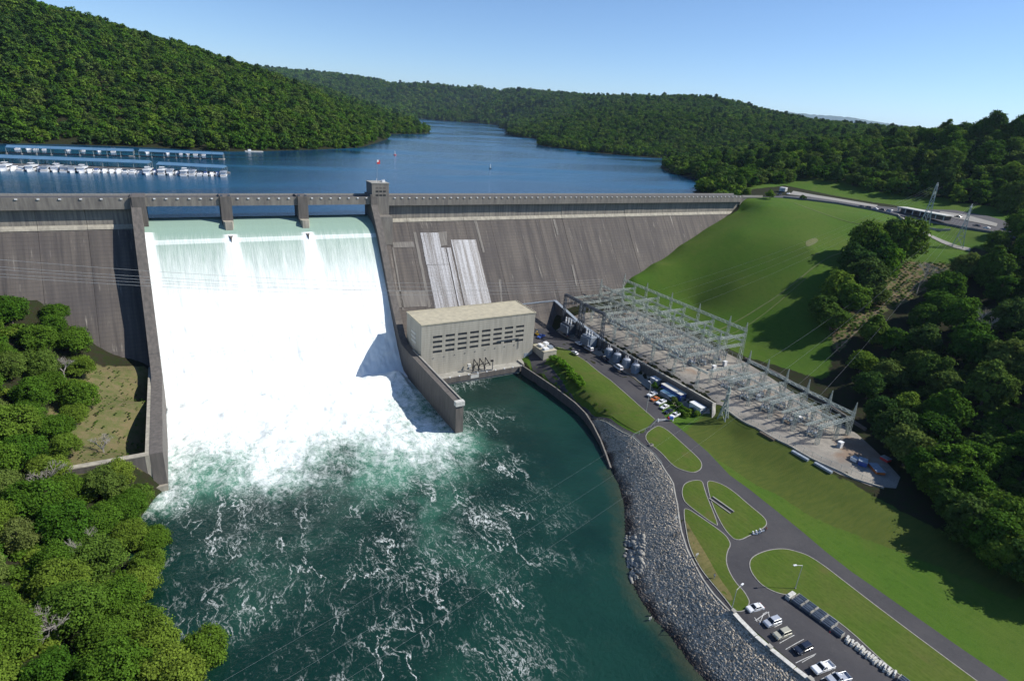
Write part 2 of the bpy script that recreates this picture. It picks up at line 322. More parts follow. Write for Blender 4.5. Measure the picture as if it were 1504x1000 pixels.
# far terrain on a fan of bearings and distances
az = np.radians(np.arange(-48, 112, .4)); rr = 120*np.power(1.028, np.arange(0, 168)); A_, R_ = np.meshgrid(az, rr)
FX = CAM[0]+R_*np.sin(A_); FY = CAM[1]+R_*np.cos(A_); FZ = H(FX, FY)
inside = (FX > NX0+2) & (FX < NX1-2) & (FY > NY0+2) & (FY < NY1-2)
FZ = np.where(inside, FZ-1.0, FZ)
FZ = np.where(R_ > 9000, np.minimum(FZ, 100), FZ)
ki = inside[:-1, :-1] & inside[1:, 1:] & inside[1:, :-1] & inside[:-1, 1:]
zero = np.zeros(FX.shape)
meadow = region(FX, FY, pp([(1085,276),(1110,270),(1180,272),(1300,292),(1400,308),(1470,318),(1560,332),(1560,350),(1450,350),(1300,330),(1200,303),(1085,292)], -1), 4)
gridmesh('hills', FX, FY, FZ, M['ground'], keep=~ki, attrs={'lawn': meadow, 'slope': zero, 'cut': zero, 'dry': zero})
# distant mountain range
def mountain():
    m, t, b = base_mat('far_mountain'); b.inputs['Base Color'].default_value = (.05, .085, .035, 1); b.inputs['Roughness'].default_value = 1
    prof = [(1040,196),(1090,182),(1135,167),(1160,165),(1200,169),(1235,171),(1270,176),(1300,181),(1325,184),(1350,188),(1400,190),(1480,205),(1560,215)]
    prof2 = [(1100,190),(1160,177),(1220,182),(1290,183),(1330,187),(1370,196),(1420,215)]
    for nm, pr, D, dep in (('mountains', prof, 26000, 4000), ('mountains', prof2, 11000, 2500)):
        xs = np.arange(pr[0][0], pr[-1][0], 4.); ys = np.interp(xs, [p_[0] for p_ in pr], [p_[1] for p_ in pr])+RNG.normal(0, .35, len(xs))
        top = np.array([Pd(a, b_, D) for a, b_ in zip(xs, ys)]); G = []
        for k, q in ((-1., 0.), (-.6, .45), (-.25, .85), (0, 1.), (.4, .6), (1, 0)):
            dirv = (top[:, :2]-CAM[:2])/D; xy = top[:, :2]+dirv*k*dep; z = -40+(top[:, 2]+40)*q
            if 0 < q < 1: z = z+RNG.normal(0, 14, len(z))
            G.append(np.column_stack([xy, z]))
        G = np.array(G); gridmesh(nm, G[..., 0], G[..., 1], G[..., 2], m)
mountain()
#@@WATER
# ------------------------------------------------------------------ water
def water_mat(name, deep, scale, bstr, rough=.08, foam=False):
    m, t, b = base_mat(name); b.inputs['IOR'].default_value = 1.33; b.inputs['Roughness'].default_value = rough
    v = posn(t); b.inputs['Base Color'].default_value = (*deep, 1)
    return m, t, b, v
def lake_mat():
    m, t, b, v = water_mat('lake_water', (.006, .040, .095), 1, .3, .16)
    big = noise(t, posn(t, (.35, 1.0, 1)), .012, 4, .5, .6); b.inputs['Specular IOR Level'].default_value = .32
    L(t, mixc(t, mr(t, big, .42, .62), (.002, .034, .090), (.007, .075, .15)), b.inputs['Base Color'])
    L(t, mr(t, big, .42, .62, .07, .25), b.inputs['Roughness'])
    n = noise(t, posn(t, (1, 1.6, 1)), .7, 6, .6); bump(t, n, .22, .5, b); return m
M['lake'] = lake_mat()
lx = [(-800, 4.2), (392, 4.2), (9000, 4.2), (9000, 9500), (-800, 9500)]
lm = MB(); lm.add([(x, y, -9.5) for x, y in lx], [(0, 1, 2, 3, 4)]); lm.build('lake', M['lake'], kind='structure')
# tailwater with foam laid out from the spillway
FO = [(300,560,1.3),(450,560,1.3),(540,560,1.25),(250,620,1.2),(400,620,1.15),(520,620,1.0),(600,640,.9),(640,640,.85),(250,680,.78),(330,680,.62),(400,670,.95),(400,700,.9),(450,690,.66),(500,660,.6),(560,680,.62),(610,690,.60),(660,650,.75),(690,680,.5),
      (240,740,.72),(262,750,.55),(300,730,.42),(350,750,.36),(450,750,.36),(550,740,.42),(620,740,.46),(700,750,.42),(720,700,.3),(700,610,.32),(660,575,.35),(700,560,.3),(740,600,.1),(800,650,0),(880,750,0),(850,900,0),(950,980,0),(780,950,.25),(600,900,.3),(450,900,.25),(330,900,.32),(250,850,.1),(230,790,.05),(300,1000,.25),(500,1000,.3),(700,1000,.3),(700,850,.4),(600,800,.4),(480,820,.3),(350,820,.42),(800,800,.28),(820,700,.02),(900,1000,0)]
FOA = RBF([(*P(a, b_, -78.5)[:2], c*100) for a, b_, c in FO]+[(x, y, -20) for x, y in ((230,-300),(150,-60),(160,-100),(120,-90))]+[(60,-420,20),(-40,-300,10)])
def tail_mat():
    m, t, b = base_mat('tailwater'); b.inputs['IOR'].default_value = 1.33
    v = posn(t); warp = N(t, 'ShaderNodeVectorMath', operation='MULTIPLY_ADD')
    wn = N(t, 'ShaderNodeTexNoise'); wn.inputs['Scale'].default_value = .11; wn.inputs['Detail'].default_value = 4; L(t, v, wn.inputs['Vector'])
    L(t, wn.outputs['Color'], warp.inputs[0]); warp.inputs[1].default_value = (6, 6, 0); L(t, v, warp.inputs[2]); vw = warp.outputs[0]
    def vmap(s):
        mp = N(t, 'ShaderNodeMapping'); mp.inputs['Scale'].default_value = s; L(t, vw, mp.inputs[0]); return mp.outputs[0]
    f = attr(t, 'foam')
    n_big = noise(t, vmap((1, .8, 1)), .07, 3); n_mid = noise(t, vmap((1, .6, 1)), .35, 8, .68); n_f = noise(t, vmap((1, .8, 1)), 1.6, 7, .7)
    mixn = mth(t, 'ADD', mth(t, 'MULTIPLY', n_mid, .6), mth(t, 'MULTIPLY', n_f, .4))
    cloud = mr(t, mth(t, 'ADD', mth(t, 'ADD', f, -.30), mth(t, 'MULTIPLY', mth(t, 'SUBTRACT', mixn, .5), 1.9)), .12, .75, 0, 1, True)
    cloud = mth(t, 'MULTIPLY', cloud, mr(t, f, .36, .55, 0, 1))
    veil = mth(t, 'MULTIPLY', mr(t, mth(t, 'ADD', f, mth(t, 'MULTIPLY', mth(t, 'SUBTRACT', n_big, .5), 1.0)), .28, .8, 0, 1, True), mr(t, f, .36, .55, .25, 1, True))
    # curling foam threads
    def ridge(sc, wdt, det=3):
        r_ = mth(t, 'ABSOLUTE', mth(t, 'SUBTRACT', noise(t, vmap((1, .38, 1)), sc, det, .6), .5)); return mr(t, r_, 0, wdt, 1, 0)
    th = mth(t, 'MULTIPLY', ridge(.075, .013, 8), mr(t, noise(t, v, .05, 3), .45, .60, 0, 1)); th2 = mth(t, 'MULTIPLY', ridge(.16, .016, 8), mr(t, noise(t, v, .045, 3), .50, .66, 0, .8))
    th3 = mth(t, 'MULTIPLY', ridge(.38, .022, 6), mr(t, noise(t, v, .06, 3), .46, .62, 0, .55))
    th = mth(t, 'MULTIPLY', mth(t, 'MAXIMUM', mth(t, 'MAXIMUM', th, th2), th3), mr(t, n_f, .42, .58, 0, 1)); th = mth(t, 'MULTIPLY', th, mr(t, f, .04, .26, 0, 1))
    fl = mth(t, 'MULTIPLY', mr(t, n_f, .58, .76, 0, .6), mr(t, f, .18, .5, 0, 1))
    foam = mth(t, 'MINIMUM', mth(t, 'MAXIMUM', mth(t, 'MAXIMUM', cloud, th), fl), 1.)
    deep = mixc(t, mr(t, noise(t, v, .03, 4), .4, .6), (.0035, .024, .018), (.007, .038, .027))
    deep = mixc(t, veil, deep, (.065, .21, .14))
    sh = attr(t, 'shallow'); deep = mixc(t, mr(t, mth(t, 'ADD', sh, mth(t, 'MULTIPLY', mth(t, 'SUBTRACT', n_mid, .5), 1.2)), .35, 1.1, 0, .75), deep, (.055, .060, .035))
    col = mixc(t, foam, deep, (.82, .87, .86)); L(t, col, b.inputs['Base Color'])
    L(t, mr(t, foam, 0, .6, .14, .85), b.inputs['Roughness'])
    h = mth(t, 'ADD', mth(t, 'MULTIPLY', foam, .5), mth(t, 'ADD', mth(t, 'MULTIPLY', noise(t, vmap((1, 1, 1)), .8, 7, .65), 1.0), mth(t, 'MULTIPLY', n_big, 1.5)))
    bump(t, h, .55, .6, b); return m
M['tail'] = tail_mat()
tx = np.arange(-14, 232, .6); ty = np.arange(-372, -36, .6); X, Y = np.meshgrid(tx, ty); F_ = FOA(X, Y)/100
def vnoise(X, Y, cell, seed):
    rg = np.random.default_rng(seed); G = rg.random((int((Y.max()-Y.min())/cell)+4, int((X.max()-X.min())/cell)+4))
    u = (X-X.min())/cell; v = (Y-Y.min())/cell; i = u.astype(int); j = v.astype(int); a = u-i; b_ = v-j; a = a*a*(3-2*a); b_ = b_*b_*(3-2*b_)
    return (G[j, i]*(1-a)+G[j, i+1]*a)*(1-b_)+(G[j+1, i]*(1-a)+G[j+1, i+1]*a)*b_-.5
nz = vnoise(X, Y, 9, 1)*1.2+vnoise(X, Y, 4.5, 2)*.9+vnoise(X, Y, 2.2, 3)*.6+vnoise(X, Y, 1.2, 4)*.35
amp = np.clip(F_-.3, 0, 1)*1.15+.10
insp = np.clip((X+1.5)/2.5, 0, 1)*np.clip((103-X)/3, 0, 1)
bulge = 3.2*np.exp(-((Y+62)/11)**2)*insp
Z = -78.5+nz*amp*np.where((X > 103) & (Y > -117), .4, 1)+bulge
SHD = [wl(*a) for a in shore_px]; ds = np.full(X.shape, 99.)
for i in range(len(SHD)-1):
    a = np.array(SHD[i]); b_ = np.array(SHD[i+1]); ab = b_-a; tt = np.clip(((X-a[0])*ab[0]+(Y-a[1])*ab[1])/(ab@ab), 0, 1); ds = np.minimum(ds, np.hypot(X-a[0]-tt*ab[0], Y-a[1]-tt*ab[1]))
gridmesh('river_water', X, Y, Z, M['tail'], attrs={'foam': np.clip(F_, 0, 1.5), 'shallow': np.clip(1-ds/9, 0, 1)})
# ------------------------------------------------------------------ dam
def dam_mat():
    m, t, b = base_mat('dam_concrete'); b.inputs['Roughness'].default_value = .88
    g = N(t, 'ShaderNodeNewGeometry'); sp = N(t, 'ShaderNodeSeparateXYZ'); L(t, g.outputs['Position'], sp.inputs[0]); z = sp.outputs[2]; x = sp.outputs[0]
    st = noise(t, posn(t, (1, .05, .045)), .9, 7, .62); st2 = noise(t, posn(t, (1, .06, .03)), .28, 5, .6); n = noise(t, posn(t), .6, 6)
    c = mixc(t, mr(t, st, .38, .66), (.086, .075, .069), (.047, .042, .041)); c = mixc(t, mr(t, st2, .40, .66), c, (.125, .108, .094))
    c = mixc(t, mr(t, noise(t, posn(t, (.6, .6, 1)), .08, 4), .45, .7, 0, .6), c, (.066, .058, .058))
    # lift lines every 1.5 m
    fz = mth(t, 'FRACT', mth(t, 'MULTIPLY', z, .6667)); ln = mr(t, mth(t, 'ABSOLUTE', mth(t, 'SUBTRACT', fz, .5)), 0, .10, 1, 0)
    c = mixc(t, mth(t, 'MULTIPLY', ln, mr(t, n, .3, .7, .15, .7)), c, (.045, .042, .044))
    # weathered pale band and lime runs below the crest
    zn = mth(t, 'ADD', z, mth(t, 'MULTIPLY', mth(t, 'SUBTRACT', st, .5), 3.5))
    top = mr(t, zn, -14.2, -12.6, 0, 1, True); c = mixc(t, mth(t, 'MULTIPLY', top, .85), c, mixc(t, mr(t, st, .4, .62), (.30, .275, .23), (.17, .155, .14)))
    run = mth(t, 'MULTIPLY', mr(t, noise(t, posn(t, (1, .05, .05)), .8, 7, .72), .58, .68), mr(t, noise(t, posn(t), .09, 3), .46, .6, 0, .8))
    c = mixc(t, run, c, (.38, .35, .30))
    L(t, c, b.inputs['Base Color']); bump(t, mth(t, 'SUBTRACT', n, ln), .35, .15, b); return m
M['dam'] = dam_mat()
M['fascia'] = pm('parapet_concrete', (.21, .195, .17), (.13, .12, .11), .8, .85, vec=(1, 1, .15))
M['pier'] = pm('pier_concrete', (.135, .12, .108), (.085, .078, .072), .8, .85, vec=(1, 1, .15), bmp=.2)
M['ledge'] = pm('pale_ledge_concrete', (.40, .37, .30), (.26, .24, .20), .6, .85, vec=(1, 1, .3))
dam = thing('concrete_dam', 'long grey concrete gravity dam holding back the blue reservoir, with three open spillway bays', 'dam')
def fy(z): return 2+.72*(z+12)
rj = random.Random(3)
def block(x0, x1, j):
    zb = -86 if x0 < 250 else -86+(x0-250)*.45
    pr = [(10, -.9), (10, zb), (fy(zb)-j, zb), (2.0-j, -12.), (2.-j, -.9)]
    MB().prism(pr, x0+.06, x1-.06).build('wall_block', M['dam'], dam)
    MB().prism([(1.7-j, -11.6), (1.0-j, -12.6), (.6-j, -13.4), (2.5, -13.4), (2.5, -11.6)], x0+.07, x1-.07).build('ledge', M['ledge'], dam)
xs = [107.2]+[107.2+17.2*k for k in range(1, 17)]; xs[-1] = 391
for a, b_ in zip(xs[:-1], xs[1:]): block(a, b_, rj.uniform(0, .22))
xs = [-3.4-17.2*k for k in range(0, 8)]
for a, b_ in zip(xs[:-1], xs[1:]): block(b_, a, rj.uniform(0, .22))
# spillway body beneath the water
MB().prism([(10, -14), (10, -86), (-52, -86), (-49, -79), (-1, -16.6), (3, -14)], .62, 103.5).build('spillway_crest', M['dam'], dam)
# deck, beams, parapets
def deck(x0, x1, depth):
    MB().box(x0, x1, -.4, 9., -1.0, -.25).build('road_deck', M['asphalt_light'], dam)
    MB().box(x0, x1, -.7, -.4, -depth, .55).build('parapet', M['fascia'], dam)
    MB().box(x0, x1, 8.6, 9.0, -.2, .85).build('parapet', M['kerb'], dam)
    MB().box(x0, x1, -.35, 8.6, -.245, -.12).build('roadway', M['kerb'] if 0 else M['asphalt_light'], dam)
    MB().box(x0, x1, -.4, 1.0, -depth+.3, -1.0).build('deck_beam', M['pier'], dam)
deck(-124, -2.6, 4.6); deck(113.8, 391, 4.2)
for a, b_ in ((2.4, 32.2), (37.2, 66.9), (71.9, 103.6)):
    deck(a, b_, 3.5); MB().box(a, b_, 7.5, 8.5, -3.2, -1.0).build('deck_beam', M['pier'], dam)
# piers between the bays
for xc in (34.7, 69.4):
    pm_ = MB(); pm_.box(xc-2.4, xc+2.4, -1.6, 9.2, -16, .75); pm_.build('spillway_pier', M['pier'], dam)
    MB().slab([(xc-2.1, -1.65), (xc-2.1, -4.2), (xc-1.5, -6), (xc+1.5, -6), (xc+2.1, -4.2), (xc+2.1, -1.65)], -15.2, -10.2).build('pier_nose', M['ledge'], dam)
    MB().add([(xc-2.1, -2, -15.2), (xc+2.1, -2, -15.2), (xc+2.1, -6.5, -14.9), (xc, -11.5, -16.8), (xc-2.1, -6.5, -14.9), (xc-2.1, -3, -20), (xc+2.1, -3, -20), (xc, -12.2, -20), (xc-2.1, -7, -20), (xc+2.1, -7, -20)],
             [(0,1,2,3,4), (4,3,7,8), (3,2,9,7), (0,4,8,5), (2,1,6,9), (5,8,7,9,6)]).build('pier_nose', M['pier'], dam)
    for s in (-1, 1): MB().box(xc+s*1.6-.5, xc+s*1.6+.5, -.6, .6, .75, 1.5).build('lamp_block', M['dark_steel'], dam)
# end piers carried down the face as training walls
def twall(x0, x1, yend, ztip=-64.8):
    pr = [(9.2, .75), (-1.8, .75), (-2.2, -3.5), (-14.6, -18.2), (-30.7, -42.6), (-46, -61.2), (-50.5, -64.3), (-58, ztip), (yend, ztip), (yend-1.1, -86), (9.2, -86)]
    return MB().prism(pr, x0, x1).build('training_wall', M['pier'], dam)
twall(-3.2, .6, -112.6); twall(103.6, 107.0, -116.6)
MB().box(-2.6, 2.4, -2.3, 9.4, -19, .95).build('end_pier', M['pier'], dam)
MB().box(-4.4, -3.2, -112.8, -38, -86, -64.9).build('wall_coping', M['ledge'], dam)
MB().box(-42, -4.42, -112.9, -110.9, -84, -65.1).build('wing_wall', M['pier'], dam)
MB().box(-42, -4.42, -113.0, -110.8, -65.09, -64.75).build('wall_coping', M['ledge'], dam)
MB().box(-4.4, .6, -114.4, -112.95, -86, -76.6).build('wall_footing', M['ledge'], dam)
MB().prism([(-58, -64.75), (-116.7, -64.75), (-116.7, -64.3), (-58, -64.3)], 106.4, 107.1).build('wall_coping', M['concrete'], dam)
MB().box(103.4, 107.3, -117.3, -115.2, -66.2, -64.2).build('wall_cap', M['block'], dam)
# tower
MB().box(104.6, 113.7, -.9, 9.5, -22, 7.2).build('tower_shaft', M['fascia'], dam)
MB().box(104.4, 113.9, -1.1, 9.7, 7.2, 7.6).build('tower_cornice', M['concrete'], dam)
MB().box(107.0, 113.7, -7, -.92, -24, -9).build('tower_buttress', M['fascia'], dam)
MB().box(103.5, 104.6, -1.9, 9.5, -14, 1.6).build('tower_step', M['pier'], dam)
for zr in (4.6, 2.9, .9):
    for k in range(3):
        if zr > 4: MB().box(106.5+k*2, 107.9+k*2, -.96, -.88, zr, zr+.9).build('panel', M['pier'], dam)
        else: MB().box(106.5+k*2, 108.0+k*2, -.97, -.88, zr, zr+.75).build('window', M['glass'], dam)
for k, (x, y) in enumerate([(108, 2), (111.2, 1), (112.5, 3)]): MB().bar((x, y, 7.6), (x, y, 9.6-.3*k), .18).build('roof_mast', M['white'], dam)
MB().box(111, 112.6, 2, 4, 7.6, 8.5).build('roof_vent', M['white'], dam)
# crest lamps: pale caps along the downstream parapet, one mesh shared
lampm = MB().box(-.45, .45, -.28, .12, 0, .45).mesh('parapet_light'); lampm.materials.append(M['white'])
k = 0
for x in list(np.arange(-100, -4, 7.2))+list(np.arange(6, 32, 4.6))+list(np.arange(40, 66, 4.6))+list(np.arange(74, 103, 4.6))+list(np.arange(117, 390, 4.1)):
    link('parapet_light', lampm, dam, (x, -.78, -.35))
# expansion joints in the fascia, abutment wedge
MB().add([(391, 10, -1), (415, 10, -1), (415, 1, -1), (391, 1, -1), (391, 10, -20), (415, 10, -6), (415, 1, -6), (391, 1, -20)], [(0,1,2,3), (3,2,6,7), (0,3,7,4), (1,0,4,5), (2,1,5,6), (4,7,6,5)]).build('abutment_wall', M['fascia'], dam)
MB().box(391, 415, .6, 1.0, -1.2, .5).build('parapet', M['kerb'], dam)
# pier shafts catching the light, water running down the spillway
def spill_mat():
    m, t, b = base_mat('spillway_water'); b.inputs['IOR'].default_value = 1.33
    g = N(t, 'ShaderNodeNewGeometry'); sp = N(t, 'ShaderNodeSeparateXYZ'); L(t, g.outputs['Position'], sp.inputs[0]); z = sp.outputs[2]
    st = noise(t, posn(t, (1, .06, .05)), 2.6, 8, .7); st2 = noise(t, posn(t, (1, .05, .04)), .35, 5, .6); f = attr(t, 'foam')
    fo = mr(t, mth(t, 'ADD', f, mth(t, 'MULTIPLY', mth(t, 'SUBTRACT', mth(t, 'ADD', mth(t, 'MULTIPLY', st, .75), mth(t, 'MULTIPLY', st2, .25)), .5), .75)), .12, .8, 0, 1, True)
    c = mixc(t, fo, (.25, .36, .30), (.84, .87, .86)); L(t, c, b.inputs['Base Color']); L(t, mr(t, fo, 0, 1, .3, .8), b.inputs['Roughness'])
    bump(t, st, .35, .35, b); return m
M['spill'] = spill_mat()
prof = [(9.5,-9.55),(5,-10.1),(1,-11.0),(-3,-12.4),(-7,-14.6),(-10.2,-17.4),(-14,-22.5),(-20,-31.5),(-28,-43.5),(-36,-55.5),(-44,-67),(-49,-73.5),(-53.5,-77.2),(-60,-77.8)]
S_ = np.interp(np.linspace(0, len(prof)-1, 240), range(len(prof)), [a[0] for a in prof]); Zs = np.interp(np.linspace(0, len(prof)-1, 240), range(len(prof)), [a[1] for a in prof])
sx = np.arange(.62, 103.6, .35); X, SI = np.meshgrid(sx, np.arange(240)); Y = S_[SI]; Z = Zs[SI]
dn = np.clip((-Z-12)/60, 0, 1)
rib = vnoise(X, -Z*.12+0*X, 1.1, 11)*.5+vnoise(X, -Z*.1, 2.6, 12)*.6
foamv = np.where(Z > -17.2, .04+.22*np.clip((-10.5-Z)/6, 0, 1)**2, .27+.017*(-17.4-Z)); foamv = np.where((Z < -16.9) & (Z > -18.8), .50, foamv)
for xc in (34.7, 69.4):
    dd = np.abs(X-xc-0.02*(-17-Z)); wid = 2.0+.045*(-15-Z); g_ = np.exp(-(dd/wid)**2)*(Z < -15.5); foamv = foamv+g_*1.2*np.clip(1-dn*.6, 0, 1); Y = Y-g_*.8*np.clip(1-dn, 0, 1)
g_ = np.exp(-((X-.6)/2.5)**2)*(Z < -14); foamv += g_*1.2
bl = vnoise(X, Z, 3.2, 13)*.5+vnoise(X, Z, 1.4, 14)*.3
Y = Y-rib*(.12+dn*.45)-bl*dn**2*1.3; Z = Z+bl*dn**2*.6
gridmesh('spillway_water', X, Y, Z, M['spill'], attrs={'foam': foamv})
#@@SITE
# ------------------------------------------------------------------ sheets, kerbs and walls that follow the ground
def sheet(name, poly, off, mat, step=2.5, kind='structure', parent=None, zfix=None, label=None):
    poly = [tuple(p_[:2]) for p_ in poly]; x0 = min(p_[0] for p_ in poly); x1 = max(p_[0] for p_ in poly); y0 = min(p_[1] for p_ in poly); y1 = max(p_[1] for p_ in poly)
    edge = []
    for i in range(len(poly)):
        a = Vector(poly[i]); b = Vector(poly[(i+1) % len(poly)]); n = max(1, int((b-a).length/step)); edge += [a.lerp(b, k/n) for k in range(n)]
    gx_, gy_ = np.meshgrid(np.arange(x0, x1, step), np.arange(y0, y1, step)); gx_ = gx_.ravel(); gy_ = gy_.ravel()
    E_ = np.array([(e.x, e.y) for e in edge]); ok = inpoly(gx_, gy_, poly)
    gx_ = gx_[ok]; gy_ = gy_[ok]
    if len(gx_): ok = np.array([np.hypot(E_[:, 0]-a, E_[:, 1]-b).min() > step*.4 for a, b in zip(gx_, gy_)]); gx_ = gx_[ok]; gy_ = gy_[ok]
    pts = edge+[Vector((a, b)) for a, b in zip(gx_, gy_)]; ne = len(edge)
    r = geometry.delaunay_2d_cdt(pts, [(i, (i+1) % ne) for i in range(ne)], [], 1, 1e-4)
    V = np.array([(v.x, v.y) for v in r[0]]); Z = H(V[:, 0], V[:, 1])+off if zfix is None else np.full(len(V), zfix)
    me = bpy.data.meshes.new(name); me.from_pydata([(a, b, c) for (a, b), c in zip(V, Z)], [], [tuple(f) for f in r[2]]); me.materials.append(mat)
    bm = bmesh.new(); bm.from_mesh(me); bmesh.ops.recalc_face_normals(bm, faces=bm.faces)
    if sum(f.normal.z for f in bm.faces) < 0: bmesh.ops.reverse_faces(bm, faces=bm.faces)
    bm.to_mesh(me); bm.free(); me.shade_smooth(); return link(name, me, parent, kind=kind, label=label)
def resample(pts, step, closed=False):
    q = [Vector(p_) for p_ in pts]; q = q+[q[0]] if closed else q; out = []
    for a, b in zip(q[:-1], q[1:]):
        n = max(1, int((b-a).length/step)); out += [a.lerp(b, k/n) for k in range(n)]
    if not closed: out.append(q[-1])
    return out
def smooth(pts, closed=False, it=2):
    q = [Vector(p_) for p_ in pts]
    for _ in range(it):
        o = [] if closed else [q[0]]
        rg = range(len(q)) if closed else range(len(q)-1)
        for i in rg:
            a = q[i]; b = q[(i+1) % len(q)]; o += [a.lerp(b, .25), a.lerp(b, .75)]
        if not closed: o.append(q[-1])
        q = o
    return [tuple(v) for v in q]
def strip(mb, pts, wdt, z0, z1, closed=False, hfun=True, step=2.):
    """a kerb or low wall: rectangular section swept along pts; z0,z1 relative to the ground"""
    q = resample([p_[:2] for p_ in pts] if hfun else pts, step, closed); n = len(q)
    xs_ = np.array([v[0] for v in q]); ys_ = np.array([v[1] for v in q]); hz = H(xs_, ys_) if hfun else np.array([v[2] for v in q])
    vs = []; fs = []
    for i in range(n):
        a = q[i-1] if (closed or i > 0) else q[i]; b = q[(i+1) % n] if (closed or i < n-1) else q[i]
        d = Vector((b[0]-a[0], b[1]-a[1])); d.normalize(); nx, ny = -d.y*wdt/2, d.x*wdt/2
        for sx_, zz in ((-1, z0), (1, z0), (1, z1), (-1, z1)): vs.append((q[i][0]+nx*sx_, q[i][1]+ny*sx_, hz[i]+zz))
    for i in range(n if closed else n-1):
        j = (i+1) % n
        for k in range(4): fs.append((i*4+k, i*4+(k+1) % 4, j*4+(k+1) % 4, j*4+k))
    if not closed: fs += [(0, 1, 2, 3), ((n-1)*4+3, (n-1)*4+2, (n-1)*4+1, (n-1)*4)]
    return mb.add(vs, fs)
# ------------------------------------------------------------------ roads, lawns and car park of the lower terrace
Z0 = -70
road_r = [(995,626),(1013,641),(1040,664),(1072,698),(1100,718),(1140,750),(1180,782),(1212,809),(1251.6,840),(1289,866),(1340,902),(1400,944),(1480,998),(1590,1076)]
OUT = [P(785,470,Z0)[:2], P(799,472.6,Z0)[:2]]+[(199.8,-52),(199.8,-105),(198.5,-128)]+pp([(977,612)], Z0)+pp(road_r, Z0)+pp([(1540,1110),(1300,1090)], Z0)
top_path = [(a[0]+.5, a[1]+.2) for a in RIPTOP[::-1]]
path_r = [(943,641),(932,637),(892,608),(860,589),(835,569),(806,541),(790,528),(778,520)]
L1p = pp([(806,520),(816,509),(837,513),(856,527),(898,560),(950,606),(962,617)], Z0)
OUT = OUT+top_path+[P(775,525,-74)[:2]]+[P(780,519,-73.5)[:2],P(793,525,-73.8)[:2]]+[P(806,541,-73)[:2],P(835,569,-72)[:2],P(860,589,-71)[:2]]+pp([(892,608),(932,637),(941,641)], Z0)+pp([(961,618)], Z0)+L1p[::-1][1:]+[P(800,500,Z0)[:2], (168.5,-66), (168.5,-48)]
sheet('asphalt_road', OUT, .07, M['asphalt'], 2.5)
ISL = {
 'long': [(943,642.5),(968,662),(986,682),(997,689),(1013,694),(1022,694),(1030,689),(1031,681),(1025.7,673),(1004,653),(984,635),(971,627),(963,627)],
 'nw': [(1010,708),(1020,705.6),(1031,706),(1034,716),(1039,732),(1056,774),(1048,770),(1008,740),(1003,730),(1001.6,720),(1004,712)],
 'ne': [(1038,706),(1050,707.6),(1064,713),(1080,724),(1100,742),(1120,758),(1126,766),(1125,774),(1104,786),(1082,797),(1068,784),(1058,768),(1046,742),(1040,720)],
 'sw': [(1005,743),(1030,760),(1050,775),(1064,786),(1070,794),(1073,802),(1068,810),(1066,824),(1070,840),(1080,858),(1092,870),(1098,880),(1101,887),(1094,898),(1078,897),(1071,886),(1048,859),(1030,836),(1016,810),(1010,790),(1007,770),(1005,755)],
 'big': [(1100,828),(1104,820),(1116,813),(1132,808),(1152,806),(1170,810),(1188,816),(1212,832),(1230,846),(1279,884),(1340,930),(1440,1004),(1560,1090),(1500,1090),(1420,1060),(1345,1010),(1300,975),(1235,915),(1168,872),(1152,874),(1136,870),(1120,862),(1110,852),(1102,840)]}
def lawn_mat(name, a, b_, mowdir):
    m, t, b = base_mat(name); b.inputs['Roughness'].default_value = .95; b.inputs['Specular IOR Level'].default_value = .1
    v = posn(t); n1 = noise(t, v, .09, 6, .6); n2 = noise(t, v, 1.2, 5, .65); mow = noise(t, posn(t, mowdir), 1.4, 3)
    c = mixc(t, mr(t, n1, .38, .62), a, b_); c = mixc(t, mr(t, n2, .45, .75, 0, .6), c, tuple(x*.62 for x in a)); c = mixc(t, mr(t, mow, .48, .62, 0, .35), c, tuple(x*1.25 for x in b_))
    # dry fringe beside the river path
    c = mixc(t, mr(t, noise(t, v, .16, 4), .58, .72, 0, .55), c, (.105, .10, .033))
    L(t, c, b.inputs['Base Color']); bump(t, n2, .5, .15, b); return m
M['lawn'] = lawn_mat('lawn_grass', (.062, .108, .014), (.082, .108, .022), (1, .15, 1))
M['lawn_dry'] = lawn_mat('dry_lawn_grass', (.12, .12, .04), (.17, .145, .06), (.15, 1, 1))
kb = MB()
for k, v in ISL.items():
    q = smooth(pp(v, Z0), True, 2); sheet('lawn', q, .17, M['lawn'], 2.2); strip(kb, q, .26, -.1, .19, True)
kb.build('kerb', M['kerb'], kind='structure')
sheet('dry_grass', smooth(pp([(1006,760),(1022,790),(1040,820),(1056,850),(1078,880),(1070,884),(1048,857),(1030,834),(1017,809),(1011,789),(1008,770)], Z0), True, 1), .19, M['lawn_dry'], 2.2)
q = L1p+pp([(944,637)], Z0)+pp([(932,632),(905,614)], Z0)+[P(872,592,-70.6)[:2],P(858,582,-71)[:2],P(838,566,-71.6)[:2],P(815,540,-72)[:2]]
sheet('lawn', q, .14, M['lawn'], 2.2); kb = MB(); strip(kb, [a for a in L1p], .26, -.1, .17); kb.build('kerb', M['kerb'], kind='structure')
M['track'] = pm('worn_grass_track', (.125, .145, .045), (.085, .13, .025), .6, .95); M['dirt'] = pm('bare_dirt', (.15, .14, .06), (.085, .12, .025), 1.2, .95)
def trackline(name, pts, wd, mat):
    m1 = MB(); q = resample(smooth([tuple(a) for a in pts]), 1.6); strip(m1, [tuple(a) for a in q], wd, -.02, .12, step=1.6); m1.build(name, mat, kind='structure')
trackline('worn_track', [P(a, b_, z)[:2] for a, b_, z in [(1045,482,-59),(1100,460,-52),(1150,440,-45),(1200,415,-38),(1240,395,-31)]], 1.0, M['track'])
trackline('worn_track', [P(a, b_, z)[:2] for a, b_, z in [(1165,305,-5),(1190,320,-9),(1230,340,-14),(1262,352,-17)]], 1.2, M['track'])
